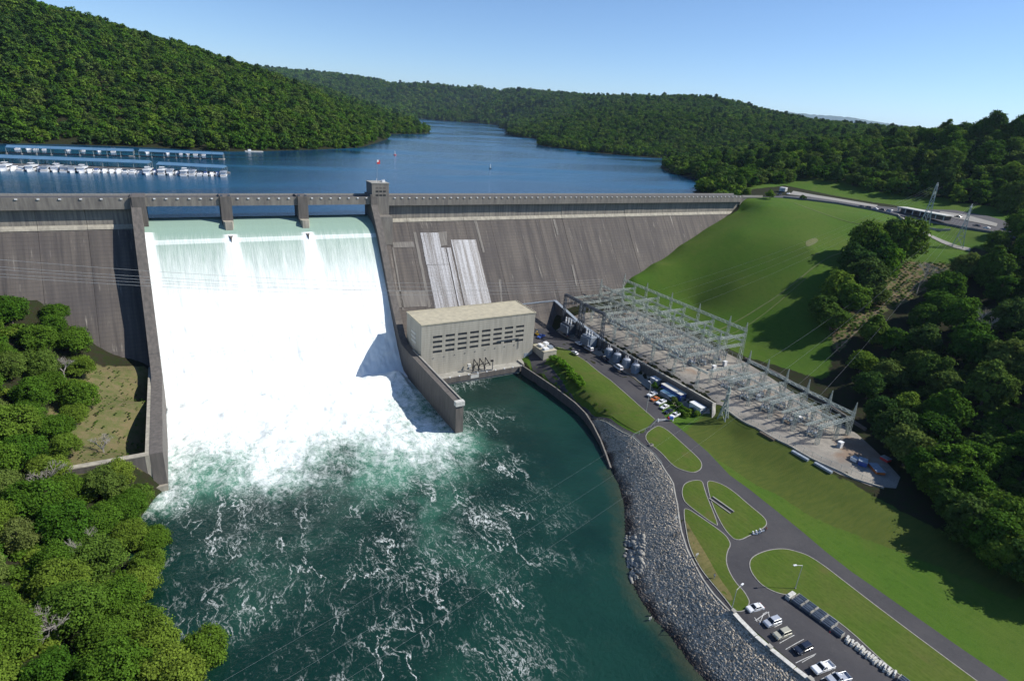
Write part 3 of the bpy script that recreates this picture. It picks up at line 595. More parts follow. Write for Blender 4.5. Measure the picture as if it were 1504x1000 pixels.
trackline('worn_track', [P(a, b_, z)[:2] for a, b_, z in [(1012,505,-63.5),(1120,470,-54),(1180,430,-42)]], .6, M['track'])
for q in ([(1180,362,-20),(1196,361,-20),(1200,366,-21),(1184,369,-21)], [(1340,352,-12),(1356,352,-12),(1357,357,-13),(1341,358,-13)]): sheet('bare_patch', smooth([P(*a)[:2] for a in q], True, 2), .1, M['dirt'], 1.5)
0 and trackline('worn_track', pp([(1088,680),(1105,697),(1122,713),(1140,727)], -69), .6, M['dirt']); 0 and trackline('worn_track', pp([(1144,730),(1160,741),(1180,752),(1215,775)], -69), .6, M['track'])
# main road edging and car park markings
mk = MB()
def mark(a, b_, wd=.16): strip(mk, [P(*a, Z0)[:2], P(*b_, Z0)[:2]], wd, .075, .085, False, True, 1.5)
for a in [((1122,903),(1111,911)),((1131,914),(1128,901)),((1109,911),(1129,900)),((1115,917),(1121,903)),((1145,944),(1166,934)),((1154,953),(1180,940)),((1169,972),(1198,961)),((1178,972),(1196,963)),((1206,997),(1226,987)),((1137,922),(1148,917)),((1120,903),(1126,900)),((1112,909),(1117,914)),((1108,907),(1112,913))]: mark(*a)
mk.build('parking_lines', M['paint'], kind='structure')
# white crash wall of the car park, in sections with posts
def PY(px, py, Y):
    d = ray(px, py); t = (Y-CAM[1])/d[1]; return tuple(CAM+d*t)
pw = thing('parking_wall', 'long pale concrete wall with flat coping between car park and rocks', 'wall')
base = [P(1077,897,-69.4)[:2], P(1111,931,-69.4)[:2], P(1131,948,-69.4)[:2], P(1168,979,-69.4)[:2], P(1190,998,-69.4)[:2], P(1235,1035,-69.4)[:2], P(1290,1082,-69.4)[:2]]
base = [(a[0], a[1]) for a in base]
for i, (a, b_) in enumerate(zip(base[:-1], base[1:])):
    a = Vector(a); b_ = Vector(b_); d = (b_-a).normalized(); strip(MB(), [tuple(a)], 1, 0, 1) if 0 else None
    m1 = MB(); strip(m1, [tuple(a+d*.15), tuple(b_-d*.15)], .7, -3.2, .75); m1.build('wall_section', M['concrete'], pw)
    m1 = MB(); strip(m1, [tuple(a+d*.1), tuple(b_-d*.1)], 1.25, .76, .95); m1.build('coping', M['block'], pw)
for a in (base[0], base[2], base[4]):
    z = h1(*a); MB().box(-.55, .55, -.55, .55, 0, 1.5).build('post', M['concrete'], pw, (a[0], a[1], z))
# low edge wall of the riverside path
ew = MB(); strip(ew, [(a[0], a[1]) for a in RIPTOP[2:17]], .45, -.6, .38); o = ew.build('path_wall', M['concrete']); tag(o, 'low pale kerb wall along the river edge of the curving path', 'wall')
# tailrace retaining wall
TW = [P(*a) for a in [(767,537,-74),(815,569,-74.3),(845,592,-74.6),(860,607,-75),(871,624,-75.6),(882,646,-76.4),(889,664,-77),(897,687,-77.8)]]
tw = thing('tailrace_wall', 'dark concrete quay wall beside the calm tailrace, stained at waterline', 'wall')
for a, b_ in zip(TW[:-1], TW[1:]):
    m1 = MB(); strip(m1, [a, b_], .9, -11, -.02, False, False, 40); m1.build('wall_panel', M['pier'], tw)
m1 = MB(); strip(m1, TW, .6, 0, .25, False, False, 3); m1.build('coping', M['fascia'], tw)
# ------------------------------------------------------------------ riprap
def rock_mat():
    m, t, b = base_mat('riprap_rock'); b.inputs['Roughness'].default_value = .9
    g = N(t, 'ShaderNodeNewGeometry'); cr = N(t, 'ShaderNodeValToRGB'); L(t, g.outputs['Random Per Island'], cr.inputs[0])
    e = cr.color_ramp.elements; e[0].color = (.30, .26, .20, 1); e[1].color = (.66, .58, .46, 1); x = cr.color_ramp.elements.new(.5); x.color = (.50, .44, .35, 1)
    sp = N(t, 'ShaderNodeSeparateXYZ'); L(t, g.outputs['Position'], sp.inputs[0]); n = noise(t, posn(t), .25, 5)
    wet = mr(t, mth(t, 'ADD', sp.outputs[2], mth(t, 'MULTIPLY', mth(t, 'SUBTRACT', n, .5), 4)), -78.2, -76.2, 1, 0)
    c = mixc(t, wet, cr.outputs[0], (.06, .045, .038)); c = mixc(t, mr(t, n, .6, .75, 0, .4), c, (.17, .12, .07))
    L(t, c, b.inputs['Base Color']); return m
M['rock'] = rock_mat()
ripout = [(a[0]-.3, a[1]) for a in RIPTOP[2:]]; ripin = [wl(*a) for a in shore_px[::-1]]
rip_poly = ripout+[(ripin[0][0]-1, ripin[0][1])]+[(a[0]-2.2, a[1]) for a in ripin]+[(a[0], a[1]) for a in TW[::-1][:6]]+[(TW[1][0], TW[1][1])]
sheet('rock_bank', [(a[0], a[1]) for a in rip_poly], .05, pm('bank_rubble', (.26, .235, .20), (.17, .155, .135), 2., .95))
def rocks(n, poly, smin, smax, seed, name, mat, mb_kind='stuff', zmin=-79.4):
    rg = np.random.default_rng(seed); P_ = np.array([p_[:2] for p_ in poly]); lo = P_.min(0); hi = P_.max(0); pts = []
    x = rg.uniform(lo[0], hi[0], n*6); y = rg.uniform(lo[1], hi[1], n*6); ok = inpoly(x, y, poly); x = x[ok][:n]; y = y[ok][:n]; z = H(x, y); ok = z > zmin; x, y, z = x[ok], y[ok], z[ok]
    v0 = np.array([(a, b_, c) for c in (-1., 1.) for a, b_ in ((-1, -1), (1, -1), (1, 1), (-1, 1))])*.72; f0 = np.array([(0,2,1),(0,3,2),(4,5,6),(4,6,7),(0,1,5),(0,5,4),(1,2,6),(1,6,5),(2,3,7),(2,7,6),(3,0,4),(3,4,7)])
    m = len(x); s = rg.uniform(smin, smax, m)*rg.choice([.7, 1, 1.3], m); V = np.repeat(v0[None], m, 0)*(1+rg.uniform(-.3, .3, (m, len(v0), 1)))
    V *= np.stack([s*rg.uniform(.5, .9, m), s*rg.uniform(.9, 1.5, m), s*.55], 1)[:, None]
    a = rg.normal(.4, .7, m); c_, s_ = np.cos(a)[:, None], np.sin(a)[:, None]; X_ = V[..., 0]*c_-V[..., 1]*s_; Y_ = V[..., 0]*s_+V[..., 1]*c_
    V = np.stack([X_+x[:, None], Y_+y[:, None], V[..., 2]+(z+.12)[:, None]], -1).reshape(-1, 3); F = (f0[None]+(np.arange(m)*len(v0))[:, None, None]).reshape(-1, 3)
    me = bpy.data.meshes.new(name); me.vertices.add(len(V)); me.vertices.foreach_set('co', V.ravel()); me.loops.add(F.size); me.loops.foreach_set('vertex_index', F.ravel().astype(np.int32))
    me.polygons.add(len(F)); me.polygons.foreach_set('loop_start', np.arange(0, F.size, 3)); me.polygons.foreach_set('loop_total', np.full(len(F), 3)); me.update(calc_edges=True); me.materials.append(mat)
    return link(name, me, kind=mb_kind)
tag(rocks(52000, rip_poly, .17, .36, 5, 'riprap_rocks', M['rock']), 'grey riprap rocks armouring the river bank below the path', 'rocks')
tag(rocks(150, pp([(918,775),(945,790),(950,840),(930,850),(922,825)], -77), .6, 1.0, 8, 'pale_boulders', pm('pale_boulder', (.40, .38, .33), (.27, .26, .23), 1., .85)), 'pile of paler boulders dumped low on the rock bank', 'rocks')
# ------------------------------------------------------------------ powerhouse
def phmat():
    m, t, b = base_mat('powerhouse_concrete'); b.inputs['Roughness'].default_value = .85
    g = N(t, 'ShaderNodeNewGeometry'); sp = N(t, 'ShaderNodeSeparateXYZ'); L(t, g.outputs['Position'], sp.inputs[0])
    st = noise(t, posn(t, (1, 1, .12)), .6, 6); c = mixc(t, mr(t, st, .35, .68), (.42, .395, .33), (.31, .295, .25))
    fz = mth(t, 'FRACT', mth(t, 'MULTIPLY', sp.outputs[2], .82)); ln = mr(t, mth(t, 'ABSOLUTE', mth(t, 'SUBTRACT', fz, .5)), 0, .09, 1, 0)
    c = mixc(t, mth(t, 'MULTIPLY', ln, .5), c, (.13, .125, .115)); L(t, c, b.inputs['Base Color']); bump(t, mth(t, 'SUBTRACT', st, ln), .3, .1, b); return m
M['ph'] = phmat(); M['roof'] = pm('roof_membrane', (.46, .42, .31), (.36, .33, .25), .35, .9, vec=(1, 1, 1))
ph = thing('powerhouse', 'large windowed beige concrete powerhouse at the foot of the dam', 'building', (107.6, -67, -75.2))
W_, D_, Hh = 62.6, 20.5, 26.0
wx0 = PY(636, 495, -67)[0]-107.6; wx1 = PY(770, 482, -67)[0]-107.6
zt = [PY(643, 493.0+7.2*k, -67)[2]+75.2 for k in range(4)]
pit = (wx1-wx0+1.6)/8; ww = pit-1.7; wh = 1.25
mb = MB(); mb.box(0, W_, .62, D_, 0, Hh)                      # core set back behind the facade layer
zc = Hh; strips = []
for z in zt: strips.append((z, zc)); zc = z-wh
strips.append((0, zc))
for a, b_ in strips: mb.box(0, W_, 0, .6, a, b_)
for z in zt:
    cur = 0
    for k in range(8):
        a = wx0+k*pit; mb.box(cur, a, .01, .6, z-wh, z); cur = a+ww
    mb.box(cur, W_, .01, .6, z-wh, z)
mb.build('wall', M['ph'], ph)
wm = MB(); wm.box(0, ww, .30, .36, 0, wh, 0)
for k in range(1, 7): wm.box(ww*k/7-.07, ww*k/7+.07, .16, .30, 0, wh, 1)
wm.box(0, ww, .16, .30, wh/2-.04, wh/2+.04, 1)
wme = wm.mesh('window'); wme.materials.append(M['glass']); wme.materials.append(M['dark_steel'])
for z in zt:
    for k in range(8): link('window', wme, ph, (wx0+k*pit, 0, z-wh))
MB().box(-.25, W_+.25, -.25, D_+.25, Hh, Hh+.35).build('roof', M['roof'], ph)
rp = MB()
for a in ((-.25, W_+.25, -.25, .1), (-.25, W_+.25, D_-.1, D_+.25), (-.25, .1, .1, D_-.1), (W_-.1, W_+.25, .1, D_-.1)): rp.box(*a, Hh+.351, Hh+.6)
rp.build('roof_edge', M['roof'], ph)
for k in range(3): MB().box(-.2, -.02, 7.5, 13.5, Hh-7.4-k*2.2, Hh-6.2-k*2.2).build('louvre', M['block'], ph)
for k in range(9): MB().box(0, .35, 0, .25, 0, .35).build('vent', M['dark_steel'], ph, (6+k*5.6, -.24, 8.6+.12*k))
pp2 = MB(); pp2.bar((41, -.25, 13.2), (53.5, -.25, 13.2), .22); pp2.bar((53.5, -.25, 13.2), (53.5, -.25, 7.4), .16); pp2.build('pipe', M['dark_steel'], ph)
MB().box(0, 2.6, -.1, .0, 0, 4).build('door', M['grey'], ph, (57.6, 0, .1))
dk = thing('draft_tube_deck', 'concrete deck at the waterline in front of the powerhouse', 'deck', (107.6, -67, -75.2))
MB().box(0, 53.8, -7, -.02, -10, 0).build('deck_slab', M['concrete'], dk); MB().box(0, 53.8, -7.5, -7.02, -2.2, .5).build('deck_edge', M['pier'], dk)
MB().box(53.82, 62.6, -7, 1.5, -4, .8).build('deck_slab', M['concrete'], dk)
for k in range(11): MB().box(-.3, .3, -.3, .3, 0, .45).build('bollard', M['white'], dk, (2+5*k, -7.25, .5))
MB().box(23, 27.5, -7.6, -7.51, -1.6, .3).build('sign_board', M['block'], dk)
cr = thing('deck_crane', 'black angular crane and rack cleaner standing against powerhouse wall', 'crane', (133, -70.5, -75.2))
for s in (0, 3.2, 6.4):
    m1 = MB(); m1.bar((s, -1.6, 0), (s+1.6, 1.2, 6.2), .42); m1.bar((s+1.6, 1.2, 6.2), (s+3.4, -1.2, 2.6), .36); m1.bar((s, -1.6, 0), (s+.4, .8, 4.2), .3); m1.build('frame', M['black'], cr)
    m1 = MB()
    for k in range(8):
        a = k/8*math.pi*1.3; b_ = (k+1)/8*math.pi*1.3; m1.bar((s+2+math.cos(a)*1.5, -.6, 2.2+math.sin(a)*1.5), (s+2+math.cos(b_)*1.5, -.6, 2.2+math.sin(b_)*1.5), .3)
    m1.build('cable_loop', M['black'], cr)
MB().box(-.8, 10.5, -2, -1.4, 0, .5).build('rail_base', M['dark_steel'], cr); MB().bar((11, -1.4, 0), (11, -1.4, 5.2), .3).build('mast', M['dark_steel'], cr); MB().box(9.8, 11.2, -1.8, -1, 4.6, 5.4).build('head', M['black'], cr)
MB().box(-2.2, -.6, -.6, .8, 3, 4.4).build('cab', M['block'], cr)
an = thing('service_building', 'square beige concrete block beside the powerhouse with roof units', 'building', (171.6, -76, -74.6))
MB().box(0, 8, 0, 11, 0, 6.6).build('wall', M['ph'], an); MB().box(-.15, 8.15, -.15, 11.15, 6.6, 6.9).build('roof', M['roof'], an)
for i, (x, y, sx_, sy_, h_) in enumerate([(1, 1, 3, 2.4, 1.1), (4.6, 2, 2.5, 2.5, 1.4), (1.5, 5, 2, 4, 1.2), (5, 6.4, 2.2, 2.8, 1.7)]): MB().box(x, x+sx_, y, y+sy_, 6.9, 6.9+h_).build('roof_unit', M['white'] if i != 1 else M['grey'], an, bevel=.1)
# ------------------------------------------------------------------ switchyard walls and surfaces
def gravel(): 
    m, t, b = base_mat('yard_gravel'); b.inputs['Roughness'].default_value = .95; v = posn(t)
    c = mixc(t, mr(t, noise(t, v, .12, 6, .65), .4, .62), (.30, .275, .235), (.19, .175, .155)); c = mixc(t, mr(t, noise(t, v, 2.5, 3), .4, .7, 0, .5), c, (.15, .14, .125)); c = mixc(t, mr(t, noise(t, v, .05, 3), .58, .68, 0, .6), c, (.19, .11, .06))
    L(t, c, b.inputs['Base Color']); bump(t, noise(t, v, 4, 3), .5, .06, b); return m
M['gravel'] = gravel()
sheet('gravel_yard', [(208.2,-44),(208.2,-155),(209,-160),(208,-200),(209,-215),(213,-224),(220,-229),(228,-226),(236,-214),(244,-200),(252,-170),(260,-130),(260,-60),(256,-50),(240,-45)], .08, M['gravel'], 3)
sheet('gravel_strip', [(200.4,-44),(206,-44),(206,-157),(203.5,-160),(198.8,-146),(199.2,-128),(200.4,-105)], .09, M['gravel'], 3)
rw = thing('switchyard_wall', 'long retaining wall with pale blue coping below the switchyard', 'wall')
rwp = [(207.1,-29.5,-57.2),(207.1,-58,-62.6),(207.1,-80,-64.6),(207.1,-105,-64.7),(207.1,-130,-64.7),(207.1,-158,-64.7)]
for a, b_ in zip(rwp[:-1], rwp[1:]):
    m1 = MB(); m1.prism([(a[1], a[2]), (a[1], -72), (b_[1], -72), (b_[1], b_[2])], 206.1, 208.1); m1.build('wall_panel', M['pier'], rw)
m1 = MB(); strip(m1, rwp[:3], 1.9, .01, .5, False, False, 40); m1.build('coping', M['grey'], rw)
m1 = MB(); strip(m1, rwp[2:], .9, .01, .4, False, False, 40); m1.build('coping', M['concrete'], rw)
m1 = MB(); m1.box(170.5, 205.9, -30.4, -28.9, -72, -57.3); m1.build('wall_panel', M['pier'], rw); m1 = MB(); m1.box(170.5, 207.6, -30.9, -28.7, -57.28, -56.7); m1.build('coping', M['grey'], rw)
m1 = MB(); m1.add([(206.1,-158.1,-64.3),(208.1,-158.1,-64.3),(208.1,-158.1,-72),(206.1,-158.1,-72),(200.5,-164,-69.2),(201.8,-164.8,-69.2),(201.8,-164.8,-72),(200.5,-164,-72)], [(0,1,5,4),(1,2,6,5),(3,0,4,7),(4,5,6,7),(0,3,2,1)]); m1.build('wing_wall', M['concrete'], rw)
# back retaining wall and cable trench edges
bw = MB(); strip(bw, [(262,-128),(261,-150),(257,-175),(250,-200)], .8, -1, 1.3); tag(bw.build('rear_kerb_wall', M['pier']), 'low dark wall behind the lower switchyard gravel', 'wall')
fw = thing('yard_edge_wall', 'low concrete edge wall along the lower switchyard above grass slope', 'wall')
q = [(208.3,-162),(208,-175),(207.8,-190),(208.6,-205),(211,-219),(216,-227)]
for i, (a, b_) in enumerate(zip(q[:-1], q[1:])): m1 = MB(); strip(m1, [a, b_], .5, -.4, .55); m1.build('wall_section', M['concrete'], fw)
for k in range(3): MB().box(-.6, .6, -3.4, 3.4, 0, .8).build('cable_trough', [M['wood'], M['grey'], M['grey']][k], fw, ([206.8, 206.5, 207.2][k], [-186, -201, -210][k], -65.9), label=['brown cover in the edge of gravel yard', 'grey trough cover', 'grey trough cover near the far end'][k])
#@@OBJ
# ------------------------------------------------------------------ lattice steelwork
def lattice(a, b, w0, w1, n, t_=.085, sides=4, leg=.14):
    """square lattice member from a to b"""
    a = Vector(a); b = Vector(b); d = (b-a).normalized(); k = Vector((0, 0, 1)) if abs(d.z) < .8 else Vector((0, 1, 0)); u = d.cross(k).normalized(); v = d.cross(u).normalized(); mb = MB(); rings = []
    for i in range(n+1):
        q = i/n; c = a.lerp(b, q); w_ = (w0+(w1-w0)*q)/2; rings.append([c+u*w_*sx_+v*w_*sy_ for sx_, sy_ in ((-1, -1), (1, -1), (1, 1), (-1, 1))])
    for j in range(4): mb.bar(rings[0][j], rings[-1][j], leg)
    for i in range(n):
        for j in range(4):
            p_, q = (j, (j+1) % 4) if (i+j) % 2 == 0 else ((j+1) % 4, j); mb.bar(rings[i][p_], rings[i+1][q], t_)
        if i: mb.bar(rings[i][0], rings[i][2], t_*.8)
    return mb
_me = {}
def shared(key, fn, mat):
    if key not in _me:
        me = fn().mesh(key[0]); [me.materials.append(m) for m in (mat if isinstance(mat, (list, tuple)) else [mat])]; _me[key] = me
    return _me[key]
def column(parent, x, y, z0, z1, w0=1.5, w1=.9, name='column', mat=None):
    h = round(z1-z0, 1); me = shared((name, h, w0), lambda: lattice((0, 0, 0), (0, 0, h), w0, w1, max(4, int(h/1.6))), mat or M['steel']); return link(name, me, parent, (x, y, z0))
def truss(parent, a, b, w_=1.1, name='beam', mat=None):
    a = Vector(a); b = Vector(b); l = round((b-a).length, 2); ax = 'x' if abs((b-a).x) > abs((b-a).y) else 'y'
    e = (l, 0, 0) if ax == 'x' else (0, -l, 0); me = shared((name, l, w_, ax), lambda: lattice((0, 0, 0), e, w_, w_, max(4, int(l/1.5))), mat or M['steel'])
    return link(name, me, parent, tuple(a))
YZ = -64.9
def conductor(parent, a, b, sag=.5, w_=.09, mat=None, n=6):
    a = Vector(a); b = Vector(b); mb = MB(); pr = None
    for i in range(n+1):
        q = i/n; c = a.lerp(b, q); c.z -= sag*4*q*(1-q)
        if pr is not None: mb.bar(pr, c, w_)
        pr = c
    return mb.build('conductor', mat or M['steel'], parent)
# main switchyard: three rows of columns, ten bays
sw = thing('switchyard_gantry', 'largest group of pale lattice gantries on the gravel yard below hill lawn', 'gantry', (0, 0, 0))
ys = [-34-10.6*k for k in range(10)]; rows = [(256, -46.2, 1.5), (238, -48.5, 1.5), (216.5, -54.6, 1.3)]
for x, zt_, w_ in rows:
    for k, y in enumerate(ys):
        if x == 216.5 and k == 0: continue
        zb_ = max(YZ, h1(x, y)); column(sw, x, y, zb_, zt_, w_, .9)
        if (k % 2 == 0 and x > 230) or k == 9: link('spire', shared(('spire', x), lambda: lattice((0, 0, 0), (0, 0, 3.6), .7, .08, 3, .1, leg=.12), M['steel']), sw, (x, y, zt_))
    for k in range(9): truss(sw, (x, ys[k], zt_-.5), (x, ys[k+1], zt_-.5))
    if x > 230:
        for k in range(9): truss(sw, (x, ys[k], zt_-6.5), (x, ys[k+1], zt_-6.5), .8, 'lower_beam')
for k, y in enumerate(ys):
    truss(sw, (216.5, y, -55.2), (238, y, -55.2), .9); truss(sw, (238, y, -54.2), (256, y, -54.2), 1.0); 
    if k % 2: truss(sw, (238, y, -49.2), (256, y, -49.2), .9)
    if k < 9:
        for xx in (220, 224.5, 229, 242, 246.5, 251): conductor(sw, (xx, y, -55.6), (xx, ys[k+1], -55.6), .5, .11)
for y in [q_-5.3 for q_ in ys[:9]]:
    for dy in (-1.8, 0, 1.8): conductor(sw, (216.5, y+dy, -56), (256, y+dy, -52.5), 1.1, .11)
    if k < 9:
        ym = y-5.3; truss(sw, (216.5, ym, -57.2), (238, ym, -57.2), .7, 'light_beam'); truss(sw, (238, ym, -55.2), (256, ym, -55.2), .7, 'light_beam')
        for xx in (218.5, 222, 226.5, 231.5, 235, 240, 244, 248.5, 253):
            conductor(sw, (xx, y-.6, -59.4), (xx, ys[k+1]+.6, -59.4), .15, .13, None, 2)
            for dz, yy in ((-55.4, y-1.5), (-57.4, ym)): link('insulator', shared(('insulator', 'hang'), lambda: MB().cyl((0, 0, 0), (0, 0, -2.2), .16, 6, .16), M['porcelain']), sw, (xx, yy, dz))
            if (k+int(xx)) % 2: link('dropper', shared(('dropper', 0), lambda: MB().bar((0, 0, 0), (.8, .6, -4.4), .07), M['steel']), sw, (xx, y-3, -56))
# lower switchyard
lg = thing('switchyard_gantry', 'smaller lattice gantries with six spired columns at the right end of the yard', 'gantry')
yl = [-144-11*k for k in range(6)]
for k, y in enumerate(yl):
    xb = 243.5-k*.9; column(lg, xb, y, YZ, -55.4, 1.3, .8); link('spire', shared(('spire', 1), lambda: lattice((0, 0, 0), (0, 0, 5.), .8, .08, 4, .1, leg=.13), M['steel']), lg, (xb, y, -55.4))
    column(lg, 219, y, YZ, -56.6, 1.2, .8, 'front_column'); truss(lg, (217, y, -57), (xb-.4, y, -57), .95)
    m1 = lattice((0, 0, 0), (-4.5, 0, 9), .7, .5, 5, .1, leg=.13); link('brace', shared(('brace', 1), lambda: m1, M['steel']), lg, (xb, y, YZ))
    if k < 5:
        y2 = yl[k+1]; truss(lg, (xb, y, -55.9), (xb, y2, -55.9), .95); truss(lg, (231, y, -57.9), (231, y2, -57.9), .7, 'lower_beam')
        truss(lg, (218, y-5.5, -58.8), (240, y-5.5, -58.8), .6, 'light_beam')
        for xx in (220.5, 223.5, 226.5, 229.5, 233, 236, 239): conductor(lg, (xx, y, -60), (xx, y2, -60), .15, .12, None, 2); link('insulator', shared(('insulator', 'hang'), lambda: MB().cyl((0, 0, 0), (0, 0, -2.2), .16, 6, .16), M['porcelain']), lg, (xx, y-2, -57.6))
        for xx in (222, 225, 228, 234, 237, 240): conductor(lg, (xx, y, -57.5), (xx, y2, -57.5), .5, .1)
    column(lg, 231, y, YZ, -57.4, 1.0, .7, 'middle_column')
# dark portal frames over the power transformers
for j, (y0, y1, lb) in enumerate([(-44, -59.5, 'dark steel portal frame nearest the dam, over the big transformer'), (-62.5, -80.5, 'dark steel portal frame over the second transformer, further from the dam')]):
    pf = thing('portal_frame', lb, 'frame', (204.8, y0, -70), 0, 'dark portal frames above the transformers')
    for y in (0, y1-y0): link('leg', shared(('leg', 'pf'), lambda: lattice((0, 0, 0), (0, 0, 21.5), 1.5, 1.0, 9, .16, leg=.3), M['dark_steel']), pf, (0, y, 0))
    link('crossbeam', shared(('crossbeam', y1-y0), lambda: lattice((0, 0, 0), (0, y1-y0, 0), 1.0, 1.0, 7, .16, leg=.3), M['dark_steel']), pf, (0, 0, 21))
    for k in range(3): MB().cyl((0, 0, 0), (0, 0, -3.2), .18, 6).build('insulator', M['porcelain'], pf, (0, (y1-y0)*(k+1)/4, 20.6))
# row of taller single masts along the front wall
for k in range(5):
    y = -84-15*k; mt = thing('line_mast', 'slim lattice mast rising behind the yard wall, %s' % ['closest to the dam', 'second from the dam', 'middle one', 'second nearest the parked cars', 'nearest the sheds'][k], 'mast', (210.5, y, YZ), 0, 'slim masts behind the yard wall')
    column(mt, 0, 0, 0, 10.4, 1.1, .7, 'shaft'); truss(mt, (0, 5, 10), (0, -5, 10), .6, 'crossarm')
# ------------------------------------------------------------------ switchgear
def insul(mb, x, y, z, h=1.6, r=.17, m=1): mb.cyl((x, y, z), (x, y, z+h), r, 6, r*.7, m); mb.cyl((x, y, z+h*.35), (x, y, z+h*.45), r*1.7, 6, r*1.2, m); mb.cyl((x, y, z+h*.7), (x, y, z+h*.8), r*1.5, 6, r, m)
def breaker():
    o = thing('circuit_breaker', 'grey circuit breaker with three pairs of bushings on a steel frame', 'breaker')
    m1 = MB(); [m1.bar((x, y, 0), (x, y, 1.6), .16) for x in (-.6, .6) for y in (-1.8, 1.8)]; m1.box(-.7, .7, -2, 2, 1.5, 1.7); m1.build('frame', M['steel'], o)
    m1 = MB(); [m1.cyl((-.55, y, 2.1), (.55, y, 2.1), .45, 8) for y in (-1.4, 0, 1.4)]; m1.box(-.4, .4, -2.3, -1.9, .5, 1.6); m1.build('tank', M['grey'], o)
    for y in (-1.4, 0, 1.4):
        m1 = MB(); m1.bar((-.35, 0, 0), (-.8, 0, 2), .24, 0, .14); m1.bar((.35, 0, 0), (.8, 0, 2), .24, 0, .14); link('bushing', shared(('bushing', 'b'), lambda: m1, M['porcelain']), o, (0, y, 2.4))
    return o
def disconnector():
    o = thing('disconnect_switch', 'three pole disconnect switch on a steel stand', 'switch')
    m1 = MB(); [m1.bar((x, y, 0), (x, y, 4.2), .18) for x in (-.9, .9) for y in (-2, 2)]; m1.bar((-.9, -2.4, 4.3), (-.9, 2.4, 4.3), .22); m1.bar((.9, -2.4, 4.3), (.9, 2.4, 4.3), .22); m1.bar((-.9, -2, .3), (-.9, 2, 4), .1); m1.bar((.9, 2, .3), (.9, -2, 4), .1); m1.build('frame', M['steel'], o)
    for y in (-1.9, 0, 1.9):
        m1 = MB(); insul(m1, 0, 0, 0, 1.5, .17, 0); [link('insulator', shared(('insulator', 'd'), lambda: m1, M['porcelain']), o, (q_, y, 4.4)) for q_ in (-.9, .9)]; m2 = MB(); m2.bar((-.9, 0, 1.5), (.9, 0, 1.7), .12); link('blade', shared(('blade', 'd'), lambda: m2, M['steel']), o, (0, y, 4.4))
    return o
def post():
    o = thing('instrument_transformer', 'slender porcelain instrument transformer on a steel post', 'transformer')
    MB().bar((0, 0, 0), (0, 0, 2.4), .3).build('stand', M['steel'], o); m1 = MB(); m1.box(-.35, .35, -.35, .35, 2.4, 3); m1.build('tank', M['grey'], o); m1 = MB(); insul(m1, 0, 0, 3, 1.9, .2, 0); m1.build('insulator', M['porcelain'], o); return o
protos = [breaker(), disconnector(), post()]
rg = random.Random(4)
xn = {220: 'front', 224.5: 'front', 229: 'second', 233.5: 'second', 242: 'third', 246.5: 'third', 251: 'rearmost'}
for k in range(9):
    for x, ty_ in ((218.6, 0), (221.4, 2), (224., 1), (227., 0), (229.8, 2), (232.4, 1), (235.2, 0), (240.5, 1), (243.4, 2), (246, 0), (249.2, 1), (252.4, 2)):
        y = (ys[k]+ys[k+1])/2+rg.uniform(-.6, .6)
        z = h1(x, y)
        if z > YZ+1.5 or rg.random() < .06: continue
        nm = ['circuit breaker', 'disconnect switch', 'instrument transformer'][ty_]; ln = 'first' if x < 221 else 'front' if x < 228 else 'middle' if x < 240 else 'rear'
        end = 'dam end' if k < 3 else 'middle' if k < 6 else 'far end'
        place(protos[ty_], STATE, (x, y, z+.1), rg.choice((0, math.pi)), None, '%s in the %s line of the main gravel switchyard, %s' % (nm, ln, end), '%s type, %s line of the main switchyard, %s' % (nm, ln, end))
for k in range(5):
    for x, ty_ in ((220.5, 2), (223.2, 0), (226, 1), (228.6, 2), (233.4, 0), (236.2, 1), (239.2, 2)):
        if rg.random() < .08: continue
        nm = ['circuit breaker', 'disconnect switch', 'instrument transformer'][ty_]; ln = 'front' if x < 229 else 'rear'; end = 'left half' if k < 3 else 'right half'
        place(protos[ty_], STATE, (x, yl[k]-5.5, YZ), 0, None, '%s in the %s line of the lower switchyard, %s' % (nm, ln, end), '%s type, %s line of the lower switchyard, %s' % (nm, ln, end))
for k, (x, y, c, lb) in enumerate([(233, -146, 'blue', 'light blue control cabinet, leftmost in lower switchyard'), (229.5, -163, 'blue', 'light blue control cabinet in the middle of the lower switchyard'), (229, -184, 'blue', 'pair of pale blue cabinets in lower yard'), (226, -204, 'white', 'white and blue cabinet by the last gantry column'), (236, -131, 'white', 'white cabinet beside the end column of the main yard'), (246, -129, 'white', 'small white cabinet behind main yard columns')]):
    cb = thing('control_cabinet', lb, 'cabinet', (x, y, YZ)); MB().box(-.9, .9, -.7, .7, .2, 2.4).build('body', M['white'] if c == 'white' else M['grey'], cb); MB().box(-1, 1, -.8, .8, 2.4, 2.55).build('roof', M['white'], cb); MB().box(-1, 1, -.8, .8, 0, .2).build('plinth', M['concrete'], cb); MB().box(-.93, -.9, -.5, .5, .4, 2.2).build('door', M['grey'] if c == 'white' else M['white'], cb)
